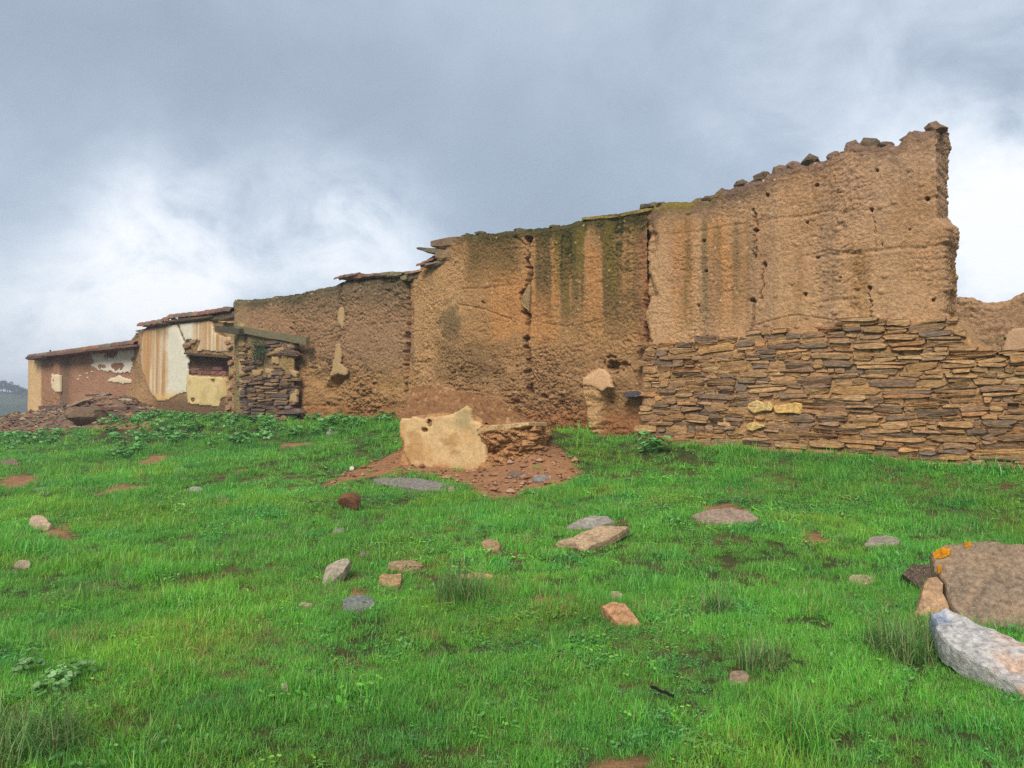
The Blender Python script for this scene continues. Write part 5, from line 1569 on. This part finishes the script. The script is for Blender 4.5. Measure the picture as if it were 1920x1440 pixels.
# long grass tufts
tr = np.random.default_rng(77)
for (cx, cy, rad, n_, h, lb) in [(865, 1128, .20, 420, .34, 'dark tuft of long bent grass beneath the orange yellow stone'),
                                 (1705, 1225, .24, 520, .25, 'tangled tuft of long grass beside the white granite block'),
                                 (1425, 1255, .13, 240, .2, 'tuft of long pale grass behind the muddy tan stone'),
                                 (40, 1418, .24, 420, .28, 'dark straggly grass tuft in the bottom left corner'),
                                 (1500, 1392, .14, 220, .26, 'upright bright green grass tuft low in the meadow'),
                                 (1345, 1150, .12, 150, .22, 'thin half dry grass tuft right of the rusty slab')]:
    g = hit(cx, cy)
    V, Fc, CC = blades(tr, int(n_ * 1.3), rad, h * .5, h * 1.25, .0055, 1.15, 5, TUFTG if 'bright' not in lb else GREENS, .09, .3)
    V = V + g
    o = mk('grass_tuft', V, Fc, M_TUFT, None, g, CC)
    tag(o, lb, 'grass tuft', 'long grass tufts')
# dark green plant hanging on the pier, below the lintel
pv = np.random.default_rng(88)
V, Fc, CC = [], [], []; k = 0
for i in range(420):
    px_, py_ = pv.normal(484, 8), pv.normal(656, 12)
    if not (468 < px_ < 500 and 630 < py_ < 682): continue
    if px_ > 484 and py_ < 640: continue
    c0 = P3(px_, py_, OP + .08 + abs(pv.normal(0, .07)))
    d = pv.normal(0, 1, 3); d /= np.linalg.norm(d); e = np.cross(d, [NU[0], NU[1], .2]); e /= np.linalg.norm(e)
    s1 = pv.uniform(.04, .09)
    V += [c0, c0 + d * s1 * .5 + e * s1 * .3, c0 + d * s1, c0 + d * s1 * .5 - e * s1 * .3]
    Fc.append((k, k + 1, k + 2, k + 3)); CC += [lin(*random.choice([(50, 66, 40), (62, 78, 46), (70, 84, 56)]))] * 4; k += 4
pl = mk('shrub', np.array(V), Fc, M_TREE, None, P3(484, 680, OP), np.array(CC))
tag(pl, 'dark green plant growing on the stone pier just under the timber lintel', 'plant')

# loose chips on the bare earth (too many to count)
VV, FF, CC = [], [], []; k = 0
cr_ = np.random.default_rng(99)
cnt = 0
while cnt < 700:
    px_, py_ = cr_.uniform(600, 1095), cr_.uniform(835, 940)
    if polydist(np.array([px_]), np.array([py_]), DIRT_POLYS[0])[0] < -4: continue
    g = hit(px_, py_)
    if in_stub(np.array([g[0]]), np.array([g[1]]))[0]: continue
    s1 = .008 + .055 * cr_.random() ** 3.5 * (1 if cr_.random() < .9 else 2.2)
    v = np.array([(1, 0, 0), (-1, 0, 0), (0, 1, 0), (0, -1, 0), (.2, .1, 1), (0, 0, -1)]) * cr_.uniform(.6, 1.2, (6, 1)) * np.array([1, .8, .6]) * s1
    a_ = cr_.uniform(0, 6.28); R = np.array([[math.cos(a_), -math.sin(a_), 0], [math.sin(a_), math.cos(a_), 0], [0, 0, 1]])
    VV.append(v @ R.T + g + [0, 0, s1 * .2 + .01])
    for f_ in ((0, 2, 4), (2, 1, 4), (1, 3, 4), (3, 0, 4), (2, 0, 5), (1, 2, 5), (3, 1, 5), (0, 3, 5)): FF.append(tuple(q + k for q in f_))
    CC.append(np.tile(lin(*random.choice([(150, 108, 76), (166, 124, 90), (128, 88, 62), (178, 140, 110), (140, 96, 66)])), (6, 1))); k += 6; cnt += 1
ch = mk('gravel', np.concatenate(VV), FF, M_ROCK, None, None, np.concatenate(CC))
tag(ch, 'stone chips and crumbs on the bare earth by the broken wall', 'gravel', None, 'stuff')

# ================================================================== far hill and trees at the left edge
hxx = np.linspace(-420, -60, 90); hyy = np.linspace(150, 420, 50)
HX2, HY2 = np.meshgrid(hxx, hyy)
azp = 960 + F * HX2 / HY2
ridge = np.interp(azp, [-900, -300, 0, 60, 140, 300], [12, 9, 5.5, 4.0, 1.5, -2])
hz2 = -3.0 + (ridge + 3.2) * ss(160, 290, HY2) * (1 - .3 * ss(330, 420, HY2)) + .8 * fbm(HX2 * .05, HY2 * .05, 4, 500)
hcol = np.empty(HX2.shape + (3,)); hcol[:] = lin(60, 72, 54); hcol = mixc(hcol, lin(82, 88, 62), ss(0, .4, fbm(HX2 * .08, HY2 * .08, 4, 501)))
ho = mk('hill', np.stack([HX2, HY2, hz2], -1).reshape(-1, 3), gridfaces(*HX2.shape), M_SOIL, None, (-200, 280, -3), hcol.reshape(-1, 3), smooth=True)
tag(ho, 'low wooded hill far away at the left', None, None, 'structure')
def hill_z(x, y):
    i = np.argmin(abs(hyy - y)); j = np.argmin(abs(hxx - x)); return hz2[i, j]
fr = np.random.default_rng(111)
TL = ['tallest far pine at the left edge', 'second far pine, standing close to the tallest one', 'rounded far tree in the middle of the far clump', 'shorter far tree near the end pillar',
      'low far tree half hidden by the end pillar', 'small far tree below the tallest pine', 'bushy far tree on the lower slope', 'lowest far bush beside the wall end']
for i, (px_, top_, dst, wd) in enumerate([(4, 712, 285, 5.0), (16, 716, 292, 4.2), (26, 722, 288, 5.0), (37, 727, 284, 4.6), (48, 733, 290, 5.0), (-12, 718, 282, 5.5), (12, 745, 262, 5.5), (42, 752, 255, 6.0)]):
    x = (px_ - 960) / F * dst; y = dst
    zb0 = hill_z(x, y) - .3; zt = float(z_at(y, top_)); H = max(zt - zb0, 3)
    root = empty('tree', (x, y, zb0)); tag(root, TL[i], 'tree', 'far trees on the hill')
    ring = []; V = []; nn_ = 6
    for t, r_ in ((0, .22), (.4, .16), (.92, .05)):
        for q in range(nn_): V.append((x + r_ * math.cos(q) * 1.0 + .3 * t * math.sin(i), y + r_ * math.sin(q * 1.05), zb0 + H * t))
    Fc = [(a * nn_ + q, a * nn_ + (q + 1) % nn_, (a + 1) * nn_ + (q + 1) % nn_, (a + 1) * nn_ + q) for a in range(2) for q in range(nn_)]
    mk('trunk', V, Fc, M_WOOD, root, None, np.tile(lin(80, 66, 54), (len(V), 1)))
    V, Fc, CC = [], [], []; k = 0
    cents = [(fr.normal(0, wd * .22), fr.normal(0, wd * .22), H * fr.uniform(.35, .97)) for _ in range(22)]
    for c_ in cents:
        tw_ = 1 - .65 * (c_[2] / H)
        for _ in range(34):
            p_ = np.array([x + c_[0] * (tw_ + .3) + fr.normal(0, .38), y + c_[1] + fr.normal(0, .4), zb0 + c_[2] + fr.normal(0, .30)])
            p_[2] = min(p_[2], zt)
            d = fr.normal(0, 1, 3); d /= np.linalg.norm(d); e = np.cross(d, fr.normal(0, 1, 3)); e /= np.linalg.norm(e)
            s1 = fr.uniform(.16, .34)
            V += [p_ - d * s1, p_ + e * s1 * .6, p_ + d * s1, p_ - e * s1 * .6]; Fc.append((k, k + 1, k + 2, k + 3)); k += 4
            CC += [lin(*random.choice([(48, 62, 40), (58, 74, 46), (66, 80, 52)]))] * 4
    mk('crown', np.array(V), Fc, M_TREE, root, None, np.array(CC))

# ================================================================== haze
HB = np.array([[-700, -30, -6], [700, -30, -6], [700, 640, -6], [-700, 640, -6], [-700, -30, 22], [700, -30, 22], [700, 640, 22], [-700, 640, 22]], float)
mh = bpy.data.materials.new('haze_air'); mh.use_nodes = True
mn = mh.node_tree.nodes; mn.clear()
mo = N(mn, 'ShaderNodeOutputMaterial'); pv_ = N(mn, 'ShaderNodeVolumePrincipled')
pv_.inputs['Color'].default_value = (0.80, 0.88, 1.0, 1); pv_.inputs['Density'].default_value = 0.0017; pv_.inputs['Anisotropy'].default_value = 0.1
mh.node_tree.links.new(pv_.outputs[0], mo.inputs['Volume'])
hz_o = mk('haze', HB, [(3, 2, 1, 0), (4, 5, 6, 7), (0, 1, 5, 4), (1, 2, 6, 5), (2, 3, 7, 6), (3, 0, 4, 7)], mh, None, (0, 300, -6))
tag(hz_o, 'pale blue haze over the distance', 'haze', None, 'stuff')
